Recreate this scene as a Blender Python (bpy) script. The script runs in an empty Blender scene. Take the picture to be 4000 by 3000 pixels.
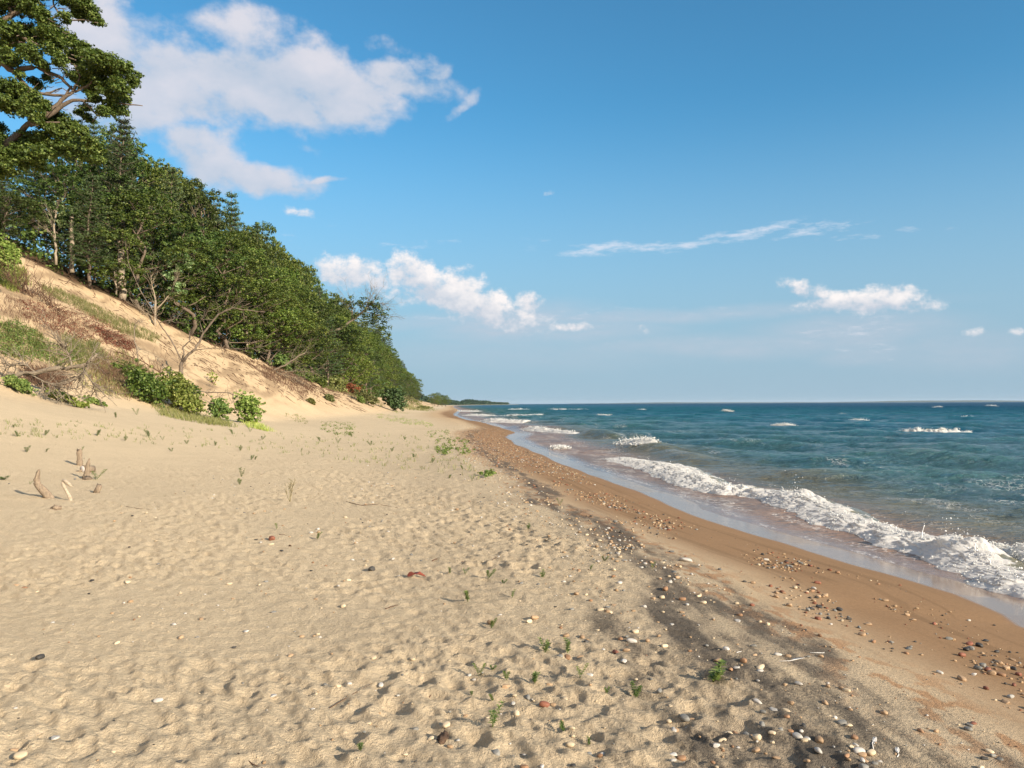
import bpy, math, random
import numpy as np
from mathutils import Matrix, Vector
random.seed(7)
rng = np.random.default_rng(7)
R = math.radians
S = bpy.context.scene
COL = S.collection
PI = math.pi

# ------------------------------------------------------------------ camera frame
CAMZ, F = 1.55, 788.0
PITCH, ROLL = R(1.45), R(0.25)
_f = np.array([0, math.cos(PITCH), math.sin(PITCH)])
_r0 = np.array([1.0, 0, 0]); _u0 = np.array([0, -math.sin(PITCH), math.cos(PITCH)])
_up = math.cos(ROLL)*_u0 + math.sin(ROLL)*_r0
_rt = math.cos(ROLL)*_r0 - math.sin(ROLL)*_u0
CAM = np.array([0, 0, CAMZ])
def ray(px, py):
    return _f + ((px-512)/F)*_rt - ((py-384)/F)*_up
def on_plane(px, py, z):
    d = ray(px, py); t = (z-CAMZ)/d[2]
    return CAM + t*d
def at_depth(px, py, dep):
    d = ray(px, py)
    return CAM + d*(dep/d[1])
# beach axes: v runs along the shore, w runs inland (left)
ALONG = np.array([-0.1035, 0.9946]); LEFT = np.array([-0.9946, -0.1035])
def vw(x, y):
    return ALONG[0]*x + ALONG[1]*y, LEFT[0]*x + LEFT[1]*y
def xy(v, w):
    return v*ALONG[0] + w*LEFT[0], v*ALONG[1] + w*LEFT[1]

# ------------------------------------------------------------------ noise
def _h(ix, iy, seed):
    n = (ix.astype(np.int64)*374761393 + iy.astype(np.int64)*668265263 + seed*144665) & 0xffffffff
    n = ((n ^ (n >> 13)) * 1274126177) & 0xffffffff
    n = ((n ^ (n >> 16)) * 2246822519) & 0xffffffff
    return ((n ^ (n >> 15)) & 0xffffff) / float(0xffffff)
def vn(x, y, seed=0):
    x = np.asarray(x, float); y = np.asarray(y, float)
    ix = np.floor(x); iy = np.floor(y); fx = x-ix; fy = y-iy
    fx = fx*fx*fx*(fx*(fx*6-15)+10); fy = fy*fy*fy*(fy*(fy*6-15)+10)
    a = _h(ix, iy, seed); b = _h(ix+1, iy, seed); c = _h(ix, iy+1, seed); d = _h(ix+1, iy+1, seed)
    return (a+(b-a)*fx)*(1-fy) + (c+(d-c)*fx)*fy
def fbm(x, y, o=4, seed=0, g=0.5):
    s = 0; a = 1; t = 0
    for i in range(o):
        s = s + a*vn(x*(2**i)+17.3*i, y*(2**i)-9.1*i, seed+i); t += a; a *= g
    return s/t
def pits(x, y, seed, jit=0.9):
    """smooth bowls at jittered cell centres, 1 at a centre, 0 outside"""
    ix = np.floor(x); iy = np.floor(y); out = np.zeros_like(x)
    for dx in (-1, 0, 1):
        for dy in (-1, 0, 1):
            cx = ix+dx; cy = iy+dy
            px = cx+0.5+jit*(_h(cx, cy, seed)-0.5); py = cy+0.5+jit*(_h(cx, cy, seed+1)-0.5)
            r = 0.35+0.45*_h(cx, cy, seed+2); s = 0.3+0.7*_h(cx, cy, seed+3)
            d = np.sqrt((x-px)**2+(y-py)**2)/r
            b = np.where(d < 1, -(1-d*d)**2, 0) + 0.35*np.exp(-((d-1.05)/0.28)**2)
            out += b*s
    return out
def sstep(a, b, x):
    t = np.clip((np.asarray(x, float)-a)/(b-a), 0, 1); return t*t*(3-2*t)
def softplus(x, k):
    z = np.clip(x/k, -30, 30); return np.where(x/k > 30, x, k*np.log1p(np.exp(z)))

# ------------------------------------------------------------------ shore and terrain
ZW = -0.45
_A = [(1024,625),(1007,614),(959,594),(907,579),(855,564),(786,543),(751,533),(709,520),(667,504),(626,488),(563,465),
      (532,451),(515,444),(505,437),(515,432),(495,426),(481,422),(465,419.6),(454,415.5),(453.5,413.6),(459,410.3)]
_pts = [vw(*on_plane(a, b, ZW+0.09)[:2]) for a, b in _A]
_pts = sorted(_pts)
_v = [-3000, -50, -5, 3.0] + [p[0] for p in _pts] + [420, 600, 1200, 1700, 2000, 2150, 2300, 2600, 4000]
_w = [-5.5, -5.5, -5.4, -5.2] + [p[1] for p in _pts] + [-13, -17, -38, -110, -190, -245, -100, 400, 2000]
_v = np.array(_v); _w = np.array(_w)
def wA(v):
    return np.interp(v, _v, _w)
_V   = [-60,  15,  28,  40,  51,  65,  80, 100, 120, 150, 200, 300, 420, 600, 1500, 2200]
_WF  = [17.5, 17, 15.6, 14.3,11.6,10.8, 9.2, 7.6, 6.5, 5.0, 3.6, 1.5, -2,  -6,  -20, -180]
_ZF  = [1.9, 2.0, 1.95, 1.3, .45, .3, .3, .3, .3, .3, .3, .3, .3, .3, .3, .3]
_WC  = [42,  42,  38,  36,  35,  32,  22, 17.5, 14.5, 13,  12,  10,  5.5,  3,  -5, -160]
_ZC  = [15,  15,  15,  14.6, 13.9, 13.0, 7.6, 5.3, 3.6, 3.2,  3,  3,  3,   3,   3,  3]
def H(x, y, micro=True):
    x = np.asarray(x, float); y = np.asarray(y, float)
    v, w = vw(x, y)
    wj = w + 0.5*(fbm(v*0.25, w*0.25, 2, 50)-0.5)*sstep(8, 12, w)*3
    u = w - wA(v) - (0.25*(fbm(v*0.35, 0*v, 3, 5)-0.5) if micro else 0)
    b = np.interp(u, [-60, -12, -3.2, -0.8, 0, 1.2, 2.4, 3.4, 5.0], [-3.5, -1.6, ZW-.4, ZW, ZW+.09, -.2, -.06, -.005, 0.0])
    wf = np.interp(v, _V, _WF); zf = np.interp(v, _V, _ZF); wc = np.interp(v, _V, _WC); zc = np.interp(v, _V, _ZC)
    w0 = np.minimum(wf-1.5, np.maximum(wf-9, wA(v)+5.0))
    m1 = zf/(wf-w0); m2 = (zc-zf)/(wc-wf); m3 = np.interp(v, [0, 78, 120], [.62, .60, .30])
    k1 = np.clip(0.25*(wf-w0), .2, 1.5)
    z = m1*softplus(w-w0, k1) + (m2-m1)*softplus(wj-wf, 0.6) + (m3-m2)*softplus(wj-wc, 0.35)*1.0
    z = np.where(u > -1, z, 0)
    z = z - 0.3*softplus(w-wc-16, 3)
    fs = sstep(0, 4, w-wf)
    z = z + fs*(0.5*(fbm(v*0.09, w*0.13, 3, 60)-0.5)+0.25*(fbm(v*0.35+w*.1, w*0.12, 2, 61)-0.5))*np.clip((wc-wf)/10, .3, 1)
    lip = np.exp(-((wj-wc-0.2)/0.8)**2)*sstep(45, 60, v)
    z = z + lip*0.25
    out = b + z
    if micro:
        dry = sstep(2.6, 3.9, u+0.5*(fbm(v*0.5, w*0.5, 2, 31)-0.5))
        big = (fbm(v*0.30, w*0.45, 3, 11)-0.5)*0.05
        lee = 0.32+0.68*(1-sstep(3.0, 8.5, w))*(0.55+0.45*(1-sstep(-2.6, 1.5, w)))
        lee = lee*(1-0.55*sstep(14, 40, v))
        wx = v*0.8+w*0.6; wy = -v*0.6+w*0.8
        dx = 0.5*(fbm(v*2.1, w*2.1, 2, 71)-0.5); dy = 0.5*(fbm(v*2.1, w*2.1, 2, 77)-0.5)
        p1 = pits(wx*6.6+dx, wy*10.0+dy, 3); p2 = pits(wx*3.7-dy, wy*5.6+dx, 13)
        rid = 1-np.abs(2*fbm(wx*5.2+dx, wy*9.6+dy, 3, 21)-1)
        fine = fbm(wx*11, wy*15, 2, 41)-0.5
        m = 0.013*p1 + 0.016*p2 + 0.026*(rid-0.6)*(.5+rid) + 0.013*fine
        patch = 0.55+0.9*sstep(0.35, 0.7, fbm(v*0.5, w*0.6, 2, 91))
        out = out + dry*(big + m*(1.0+.12*sstep(4.5, 7, v))*lee*patch*(1-0.6*fs)) + (1-dry)*0.006*(fbm(v*1.2, w*1.2, 2, 45)-0.5)*sstep(-.5, 1, u)
        out = out + fs*0.05*(fbm(v*1.2, w*0.5, 3, 95)-0.5)
    return out
def gp(px, py, lift=0.0):
    """the point of the ground met along a sight line"""
    p = gp_many([px], [py])[0].copy(); p[2] += lift; return p
def gp_many(pxs, pys):
    out = []; t = 2.2*1.012**np.arange(0, 520)
    for i in range(0, len(pxs), 60):
        D_ = np.array([ray(a, b) for a, b in zip(pxs[i:i+60], pys[i:i+60])])
        X_ = D_[:, :1]*t; Y_ = D_[:, 1:2]*t; dz = CAMZ+D_[:, 2:3]*t-H(X_, Y_, False); v_, w_ = vw(X_, Y_)
        over = (w_ > np.interp(v_, _V, _WC)+2.5) & (v_ > 0); hit = dz < 0; hit[:, 0] = False
        j = np.argmax(hit, 1); k = np.arange(len(D_)); miss = ~hit.any(1) | over[k, j]
        near = np.where(over | (v_ < 25), 9, dz/t[None]); jm = np.clip(np.argmin(near, 1), 1, 519); j = np.where(miss, jm, np.clip(j, 1, 519))
        a = dz[k, j-1]; b = dz[k, j]; q = t[j-1]+(t[j]-t[j-1])*np.where(miss, 1, np.clip(a/(a-b+1e-12), 0, 1))
        P_ = CAM+D_*q[:, None]; P_[:, 2] = H(P_[:, 0], P_[:, 1]); out.append(P_)
    return np.vstack(out)
def zg(x, y):
    return float(H(np.array([x]), np.array([y]))[0])

# ------------------------------------------------------------------ water surface
HUMPS = [(*on_plane(622, 446, ZW)[:2], *on_plane(690, 459, ZW)[:2],   .25, .9), (*on_plane(592, 435.5, ZW)[:2], *on_plane(612, 437, ZW)[:2], .30, .7), (*on_plane(880, 453, ZW)[:2], *on_plane(925, 456, ZW)[:2], .26, 1.1), (*on_plane(520, 429, ZW)[:2], *on_plane(556, 430.5, ZW)[:2], .30, 1.2)]
def wave_h(x, y):
    v, w = vw(x, y); u = w-wA(v)
    att = sstep(0.9, 9, -u)
    ph = 3.0*(fbm(x*0.05, y*0.05, 2, 101)-0.5)
    gx = x + 2.0*(fbm(x*0.11, y*0.11, 2, 104)-0.5)*2; gy = y + 2.0*(fbm(x*0.13, y*0.09, 2, 107)-0.5)*2
    def wv(ang, L, A, pw=1.6):
        d = (math.sin(ang), math.cos(ang)); p = 2*PI/L*(gx*d[0]+gy*d[1]) + ph
        s = 0.5+0.5*np.sin(p); return A*(2*s**pw-0.8)
    env = 0.35+1.3*fbm(x*0.045, y*0.075, 2, 111)
    h = att*env*(wv(R(24), 7.6, .17, 2.0)+wv(R(-6), 5.1, .07)+wv(R(48), 3.3, .045))
    for ax, ay, bx_, by_, hh_, ww_ in HUMPS:
        ex, ey = bx_-ax, by_-ay; L2 = ex*ex+ey*ey; t_ = np.clip(((x-ax)*ex+(y-ay)*ey)/L2, 0, 1); d_ = np.hypot(x-ax-t_*ex, y-ay-t_*ey); h = h+hh_*np.exp(-(d_/ww_)**2)
    h = h + (0.25+0.75*att)*sstep(.9, 2.0, -u)*(0.20*(fbm(x*0.6+y*.2, y*1.25, 3, 121)-0.5)+0.085*(fbm(x*1.7+y*.4, y*3.8, 3, 127)-0.5))
    return h
def water_z(x, y):
    x = np.atleast_1d(np.asarray(x, float)); y = np.atleast_1d(np.asarray(y, float))
    v, w = vw(x, y); u = w-wA(v)
    return ZW + wave_h(x, y) + .055*(fbm(v*.42, 0*v, 3, 131)-.5)*sstep(-2.6, -.8, u)

# ------------------------------------------------------------------ mesh building
class Geo:
    def __init__(s): s.V = []; s.Q = []; s.T = []; s.n = 0; s.A = []
    def add(s, V, Q=None, T=None, a=None):
        V = np.asarray(V, float)
        s.V.append(V)
        if Q is not None and len(Q): s.Q.append(np.asarray(Q, int)+s.n)
        if T is not None and len(T): s.T.append(np.asarray(T, int)+s.n)
        if a is not None: s.A.append(np.broadcast_to(np.asarray(a, float), (len(V),) if np.ndim(a) < 2 else (len(V), 3)))
        s.n += len(V); return s
    def tube(s, P, r, n=6, cap=True):
        P = np.asarray(P, float); m = len(P); r = np.broadcast_to(np.asarray(r, float), (m,))
        tg = np.gradient(P, axis=0); tg /= np.linalg.norm(tg, axis=1)[:, None]+1e-9
        ref = np.array([0.31, 0.17, 0.93]); ref = ref if abs(tg[0]@ref) < .9 else np.array([1., 0, 0])
        a = np.cross(tg, ref); a /= np.linalg.norm(a, axis=1)[:, None]+1e-9; b = np.cross(tg, a)
        th = np.arange(n)*2*PI/n
        V = P[:, None]+r[:, None, None]*(np.cos(th)[None, :, None]*a[:, None]+np.sin(th)[None, :, None]*b[:, None])
        V = V.reshape(-1, 3); i = np.arange(m-1)[:, None]*n; j = np.arange(n)[None]; k = (j+1) % n
        Q = np.stack([i+j, i+k, i+n+k, i+n+j], -1).reshape(-1, 4)
        T = None
        if cap:
            V = np.vstack([V, P[:1], P[-1:]]); c0 = m*n; c1 = c0+1; j = np.arange(n); k = (j+1) % n
            T = np.vstack([np.stack([0*j+c0, k, j], -1), np.stack([0*j+c1, (m-1)*n+j, (m-1)*n+k], -1)])
        return s.add(V, Q, T)
    def leaves(s, pos, nrm, a, b, bend=0.25):
        """one small bent four-cornered leaf at each position"""
        N = len(pos); q = rng.normal(size=(N, 3)); nrm = nrm/(np.linalg.norm(nrm, axis=1)[:, None]+1e-9)
        t = np.cross(nrm, q); t /= np.linalg.norm(t, axis=1)[:, None]+1e-9; u = np.cross(nrm, t)
        a = np.broadcast_to(np.asarray(a, float), (N,))[:, None]; b = np.broadcast_to(np.asarray(b, float), (N,))[:, None]
        V = np.stack([pos-a*t-nrm*a*bend, pos+b*u, pos+a*t-nrm*a*bend, pos-b*u], 1).reshape(-1, 3)
        return s.add(V, np.arange(4*N).reshape(N, 4))
    def build(s, name, mat, parent=None, smooth=False, attr=None, loc=None):
        V = np.vstack(s.V); nq = sum(len(q) for q in s.Q); nt = sum(len(t) for t in s.T)
        me = bpy.data.meshes.new(name); me.vertices.add(len(V)); me.vertices.foreach_set('co', V.astype(np.float32).ravel())
        L = []; 
        if nq: L.append(np.vstack(s.Q).ravel())
        if nt: L.append(np.vstack(s.T).ravel())
        L = np.concatenate(L); me.loops.add(len(L)); me.loops.foreach_set('vertex_index', L.astype(np.int32))
        me.polygons.add(nq+nt)
        st = np.concatenate([np.arange(nq)*4, nq*4+np.arange(nt)*3]); me.polygons.foreach_set('loop_start', st.astype(np.int32))
        me.update(calc_edges=True)
        if smooth: me.polygons.foreach_set('use_smooth', np.ones(nq+nt, bool))
        if attr:
            for k, arr in attr.items():
                if arr.ndim == 1:
                    at = me.attributes.new(k, 'FLOAT', 'POINT'); at.data.foreach_set('value', arr.astype(np.float32))
                else:
                    at = me.attributes.new(k, 'FLOAT_COLOR', 'POINT')
                    at.data.foreach_set('color', np.hstack([arr, np.ones((len(arr), 1))]).astype(np.float32).ravel())
        me.materials.append(mat)
        o = bpy.data.objects.new(name, me); COL.objects.link(o)
        if parent: o.parent = parent
        if loc is not None: o.location = loc
        return o
def tag(o, label=None, cat=None, group=None, kind=None):
    if label: o['label'] = label
    if cat: o['category'] = cat
    if group: o['group'] = group
    if kind: o['kind'] = kind
    return o
def empty(name, loc, label, cat, group=None, rz=0.0, sc=1.0):
    o = bpy.data.objects.new(name, None); COL.objects.link(o); o.empty_display_size = 0.1
    o.location = [float(c) for c in loc]; o.rotation_euler = (0, 0, rz)
    o.scale = (sc, sc, sc) if np.isscalar(sc) else sc
    return tag(o, label, cat, group)
def copy_tree(root, kids, loc, rz, sc, label, group=None):
    r = root.copy(); COL.objects.link(r); r.location = [float(c) for c in loc]; r.rotation_euler = (0, 0, rz); r.scale = sc
    r['label'] = label
    if group: r['group'] = group
    for k in kids:
        c = k.copy(); COL.objects.link(c); c.parent = r
    return r
def grid_faces(nr, nc):
    i = np.arange(nr-1)[:, None]*nc; j = np.arange(nc-1)[None]
    return np.stack([i+j, i+j+1, i+nc+j+1, i+nc+j], -1).reshape(-1, 4)

# ------------------------------------------------------------------ materials
class NT:
    def __init__(s, name):
        s.m = bpy.data.materials.new(name); s.m.use_nodes = True; s.t = s.m.node_tree; s.t.nodes.clear()
        s.out = s.t.nodes.new('ShaderNodeOutputMaterial')
    def n(s, typ, **kw):
        n = s.t.nodes.new(typ)
        for k, v in kw.items():
            if k in n.inputs and not hasattr(n, k): n.inputs[k].default_value = v
            else: setattr(n, k, v)
        return n
    def l(s, a, b): s.t.links.new(a, b)
    def math(s, op, a, b=None, clamp=False):
        n = s.t.nodes.new('ShaderNodeMath'); n.operation = op; n.use_clamp = clamp
        for i, x in enumerate((a, b)):
            if x is None: continue
            if isinstance(x, (int, float)): n.inputs[i].default_value = x
            else: s.l(x, n.inputs[i])
        return n.outputs[0]
    def noise(s, vec, scale, detail=3, rough=.5):
        n = s.t.nodes.new('ShaderNodeTexNoise'); n.inputs['Scale'].default_value = scale; n.inputs['Detail'].default_value = detail
        n.inputs['Roughness'].default_value = rough
        if vec is not None: s.l(vec, n.inputs['Vector'])
        return n.outputs['Fac']
    def mixc(s, f, a, b, mode='MIX'):
        n = s.t.nodes.new('ShaderNodeMix'); n.data_type = 'RGBA'; n.blend_type = mode
        for sock, x in ((n.inputs[0], f), (n.inputs[6], a), (n.inputs[7], b)):
            if isinstance(x, (int, float)): sock.default_value = x
            elif isinstance(x, tuple): sock.default_value = (*x, 1)
            else: s.l(x, sock)
        return n.outputs[2]
    def ramp(s, f, stops):
        n = s.t.nodes.new('ShaderNodeValToRGB'); e = n.color_ramp.elements
        while len(e) > 1: e.remove(e[-1])
        e[0].position = stops[0][0]; e[0].color = (*stops[0][1], 1)
        for p, c in stops[1:]:
            q = e.new(p); q.color = (*c, 1)
        s.l(f, n.inputs[0]); return n.outputs[0]
    def pos(s, obj=False):
        return s.t.nodes.new('ShaderNodeTexCoord').outputs['Object'] if obj else s.t.nodes.new('ShaderNodeNewGeometry').outputs['Position']
    def bump(s, h, strength, dist):
        n = s.t.nodes.new('ShaderNodeBump'); n.inputs['Strength'].default_value = strength; n.inputs['Distance'].default_value = dist
        s.l(h, n.inputs['Height']); return n.outputs[0]
    def pbsdf(s, col, rough=.8, spec=.5, bump=None, ior=None):
        b = s.t.nodes.new('ShaderNodeBsdfPrincipled')
        for k, x in (('Base Color', col), ('Roughness', rough), ('Specular IOR Level', spec)):
            if isinstance(x, (int, float)): b.inputs[k].default_value = x
            elif isinstance(x, tuple): b.inputs[k].default_value = (*x, 1)
            else: s.l(x, b.inputs[k])
        if ior: b.inputs['IOR'].default_value = ior
        if bump is not None: s.l(bump, b.inputs['Normal'])
        return b
    def done(s, sh): s.l(sh, s.out.inputs['Surface']); return s.m

def mat_leaf(name, ramp, trans=0.3, objvar=0.42):
    t = NT(name); g = t.n('ShaderNodeNewGeometry'); oi = t.n('ShaderNodeObjectInfo')
    c = t.ramp(g.outputs['Random Per Island'], ramp)
    hs = t.n('ShaderNodeHueSaturation'); t.l(c, hs.inputs['Color'])
    t.l(t.math('ADD', t.math('MULTIPLY', t.math('FRACT', t.math('MULTIPLY', oi.outputs['Random'], 7.3)), .034), .476), hs.inputs['Hue'])
    t.l(t.math('ADD', t.math('MULTIPLY', oi.outputs['Random'], objvar*2), 1.22-objvar), hs.inputs['Value'])
    col = hs.outputs[0]
    p = t.pbsdf(col, .55, .35)
    tr = t.n('ShaderNodeBsdfTranslucent'); t.l(t.mixc(1.0, col, (1.0, 1.15, .45), 'MULTIPLY'), tr.inputs['Color'])
    m = t.n('ShaderNodeMixShader'); m.inputs[0].default_value = trans; t.l(p.outputs[0], m.inputs[1]); t.l(tr.outputs[0], m.inputs[2])
    return t.done(m.outputs[0])
def mat_noise(name, c1, c2, scale=6, rough=.85, bs=.3, bd=.01, stretch=None, spec=.25):
    t = NT(name); v = t.pos(True)
    if stretch:
        mp = t.n('ShaderNodeMapping'); mp.inputs['Scale'].default_value = stretch; t.l(v, mp.inputs[0]); v = mp.outputs[0]
    f = t.noise(v, scale, 5, .6)
    k = t.math('MULTIPLY', t.math('SUBTRACT', f, .3), 2.4, True)
    c = t.mixc(k, c1, c2)
    return t.done(t.pbsdf(c, rough, spec, t.bump(f, bs, bd)).outputs[0])
def mat_stone(name, c1, c2):
    t = NT(name); v = t.pos(True); oi = t.n('ShaderNodeObjectInfo')
    ad = t.n('ShaderNodeVectorMath'); t.l(v, ad.inputs[0]); t.l(oi.outputs['Random'], ad.inputs[1])
    f = t.noise(ad.outputs[0], 45, 4, .65); f2 = t.noise(ad.outputs[0], 400, 2)
    c = t.mixc(t.math('MULTIPLY', t.math('SUBTRACT', f, .32), 2.6, True), c1, c2)
    c = t.mixc(t.math('MULTIPLY', t.math('SUBTRACT', f2, .55), .9, True), c, (.5, .42, .33))
    hs = t.n('ShaderNodeHueSaturation'); t.l(c, hs.inputs['Color']); t.l(t.math('ADD', t.math('MULTIPLY', oi.outputs['Random'], .4), .8), hs.inputs['Value'])
    return t.done(t.pbsdf(hs.outputs[0], .62, .35, t.bump(f2, .25, .0006)).outputs[0])

OAK = mat_leaf('oak_leaves', [(0, (.038, .068, .012)), (.45, (.075, .118, .020)), (.8, (.13, .175, .034)), (1, (.19, .225, .055))], .26)
MAPLE = mat_leaf('maple_leaves', [(0, (.036, .066, .017)), (.5, (.068, .112, .025)), (1, (.14, .185, .045))], .26)
NEAROAK = mat_leaf('overhanging_oak_leaves', [(0, (.034, .068, .016)), (.45, (.062, .112, .024)), (.8, (.105, .165, .036)), (1, (.16, .22, .055))], .28, .04)
PINE = mat_leaf('pine_needles', [(0, (.030, .050, .015)), (.5, (.045, .080, .026)), (1, (.085, .125, .045))], .10)
YELL = mat_leaf('shrub_leaves', [(0, (.11, .16, .03)), (.5, (.19, .26, .055)), (1, (.34, .38, .12))], .3)
OLIVE = mat_leaf('dune_grass_blades', [(0, (.10, .12, .035)), (.5, (.17, .19, .06)), (1, (.28, .27, .12))], .3)
SEED = mat_leaf('seedling_leaves', [(0, (.07, .13, .035)), (.5, (.13, .20, .05)), (1, (.24, .30, .09))], .3, .15)
PALE = mat_leaf('pale_leaves', [(0, (.10, .17, .07)), (.5, (.18, .26, .11)), (1, (.34, .40, .22))], .3)
RUST = mat_leaf('dead_leaves', [(0, (.10, .035, .018)), (.5, (.17, .055, .028)), (1, (.26, .11, .05))], .1)
FARL = mat_leaf('far_trees', [(0, (.026, .055, .035)), (.5, (.036, .070, .042)), (1, (.050, .085, .050))], .1)  # distance haze put into these leaves as a darker, bluer green
BARK = mat_noise('bark', (.085, .062, .045), (.21, .165, .125), 7, .9, .8, .03, (3, 3, .6))
PALEBARK = mat_noise('pale_bark', (.20, .155, .11), (.40, .34, .26), 6, .9, .6, .02, (3, 3, .7))
DEADWOOD = mat_noise('grey_dead_wood', (.12, .095, .070), (.30, .25, .19), 9, .9, .6, .01, (2, 2, 2))
BROWNTWIG = mat_noise('brown_twigs', (.075, .042, .026), (.17, .10, .065), 8, .9, .3, .01)
DARKDEAD = mat_noise('dark_dead_wood', (.07, .052, .040), (.24, .195, .15), 3, .9, .6, .01, (1, 1, 1))
DRIFT = mat_noise('driftwood', (.12, .09, .065), (.34, .265, .19), 22, .85, .8, .004, (3.5, 3.5, .5))
DRIFTPALE = mat_noise('bleached_wood', (.27, .21, .15), (.47, .40, .31), 30, .8, .6, .003)
DARKBARK = mat_noise('dark_bark_piece', (.03, .018, .012), (.12, .075, .05), 60, .85, 1.0, .006)
GREENSTEM = mat_noise('green_stems', (.10, .15, .05), (.20, .22, .09), 30)
FEATHER = mat_noise('white_feather', (.60, .58, .55), (.8, .78, .75), 60, .6)
# ================================================================== SKY, SUN, CAMERA
SUN_EL, SUN_AZ = R(21), R(130)          # azimuth measured from +Y towards +X
cam = bpy.data.cameras.new('camera'); co = bpy.data.objects.new('camera', cam); COL.objects.link(co)
cam.sensor_width = 36; cam.lens = F/1024*36; cam.clip_start = .05; cam.clip_end = 60000
M = Matrix(((_rt[0], _up[0], -_f[0], 0), (_rt[1], _up[1], -_f[1], 0), (_rt[2], _up[2], -_f[2], CAMZ), (0, 0, 0, 1)))
co.matrix_world = M; S.camera = co
sl = bpy.data.lights.new('sun', 'SUN'); sl.energy = 4.9; sl.angle = R(.5); sl.color = (1.0, .86, .67)
so = bpy.data.objects.new('sun', sl); COL.objects.link(so)
sd = Vector((math.sin(SUN_AZ)*math.cos(SUN_EL), math.cos(SUN_AZ)*math.cos(SUN_EL), math.sin(SUN_EL)))
so.rotation_euler = sd.to_track_quat('Z', 'Y').to_euler()
S.view_settings.view_transform = 'Standard'; S.view_settings.look = 'None'; S.view_settings.exposure = 0.8
S.cycles.max_bounces = 6; S.cycles.diffuse_bounces = 3; S.cycles.glossy_bounces = 3; S.cycles.transmission_bounces = 4
S.cycles.volume_bounces = 0; S.cycles.use_denoising = True; S.cycles.caustics_reflective = False; S.cycles.caustics_refractive = False
try: S.cycles.denoising_input_passes = 'RGB_ALBEDO_NORMAL'
except Exception: pass

W = bpy.data.worlds.new('World'); S.world = W; W.use_nodes = True
t = NT.__new__(NT); t.t = W.node_tree; t.t.nodes.clear()
sky = t.n('ShaderNodeTexSky'); sky.sky_type = 'NISHITA'; sky.sun_disc = False; sky.sun_elevation = SUN_EL; sky.sun_rotation = SUN_AZ
sky.altitude = 200; sky.air_density = 1.0; sky.dust_density = 0.6; sky.ozone_density = 2.2
tc = t.n('ShaderNodeTexCoord'); sp = t.n('ShaderNodeSeparateXYZ'); t.l(tc.outputs['Generated'], sp.inputs[0])
az = t.math('ARCTAN2', sp.outputs[0], sp.outputs[1]); el = t.math('ARCSINE', sp.outputs[2])
cmb = t.n('ShaderNodeCombineXYZ'); t.l(az, cmb.inputs[0]); t.l(el, cmb.inputs[1]); P0 = cmb.outputs[0]
def azel(px, py):
    d = ray(px*.4629, py*.4629); d = d/np.linalg.norm(d); return math.atan2(d[0], d[1]), math.asin(d[2])
K = 1/(F/.4629)
# soft domain warp so that no cloud keeps a clean oval outline
nz = t.n('ShaderNodeTexNoise'); nz.inputs['Scale'].default_value = 9; nz.inputs['Detail'].default_value = 5; t.l(P0, nz.inputs['Vector'])
wa = t.n('ShaderNodeVectorMath', operation='SUBTRACT'); t.l(nz.outputs['Color'], wa.inputs[0]); wa.inputs[1].default_value = (.5, .5, .5)
wb = t.n('ShaderNodeVectorMath', operation='SCALE'); t.l(wa.outputs[0], wb.inputs[0]); wb.inputs[3].default_value = .07
wc_ = t.n('ShaderNodeVectorMath', operation='ADD'); t.l(P0, wc_.inputs[0]); t.l(wb.outputs[0], wc_.inputs[1]); PW = wc_.outputs[0]
def layer(ells, vec):
    dens = None; tilt = None
    for (cx, cy, rx, ry, rot, wgt) in ells:
        a, e = azel(cx, cy)
        s_ = t.n('ShaderNodeVectorMath', operation='SUBTRACT'); t.l(vec, s_.inputs[0]); s_.inputs[1].default_value = (a, e, 0)
        m_ = t.n('ShaderNodeMapping'); m_.vector_type = 'TEXTURE'; m_.inputs['Rotation'].default_value = (0, 0, R(rot)); m_.inputs['Scale'].default_value = (rx*K, ry*K, 1)
        t.l(s_.outputs[0], m_.inputs[0])
        ln = t.n('ShaderNodeVectorMath', operation='LENGTH'); t.l(m_.outputs[0], ln.inputs[0])
        mr = t.n('ShaderNodeMapRange'); mr.interpolation_type = 'SMOOTHSTEP'; mr.inputs[1].default_value = 1.5; mr.inputs[2].default_value = 0.2; mr.inputs[3].default_value = 0; mr.inputs[4].default_value = wgt
        t.l(ln.outputs['Value'], mr.inputs[0]); d = mr.outputs[0]
        yy = t.n('ShaderNodeSeparateXYZ'); t.l(m_.outputs[0], yy.inputs[0]); ty = t.math('MULTIPLY', d, yy.outputs[1])
        dens = d if dens is None else t.math('MAXIMUM', dens, d); tilt = ty if tilt is None else t.math('ADD', tilt, ty)
    return dens, tilt
SOFT = [(250,60,120,90,0,.95),(330,150,170,110,-8,1.0),(230,240,130,70,0,1.0),(560,90,120,70,-20,.95),(540,180,210,90,-8,1.1),(700,170,200,70,-12,1.1),
        (870,165,120,45,-8,1.05),(930,140,60,28,0,.95),(450,240,190,55,0,.9),(830,80,70,30,-25,.45),(600,120,240,80,-14,.9),
        (440,335,110,55,-15,1.0),(560,370,150,36,-8,1.05),(690,385,60,12,0,.8),(380,290,60,40,0,.6),(980,220,70,12,25,.5),(640,290,60,20,-20,.45),(480,320,70,40,0,.8)]
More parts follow.
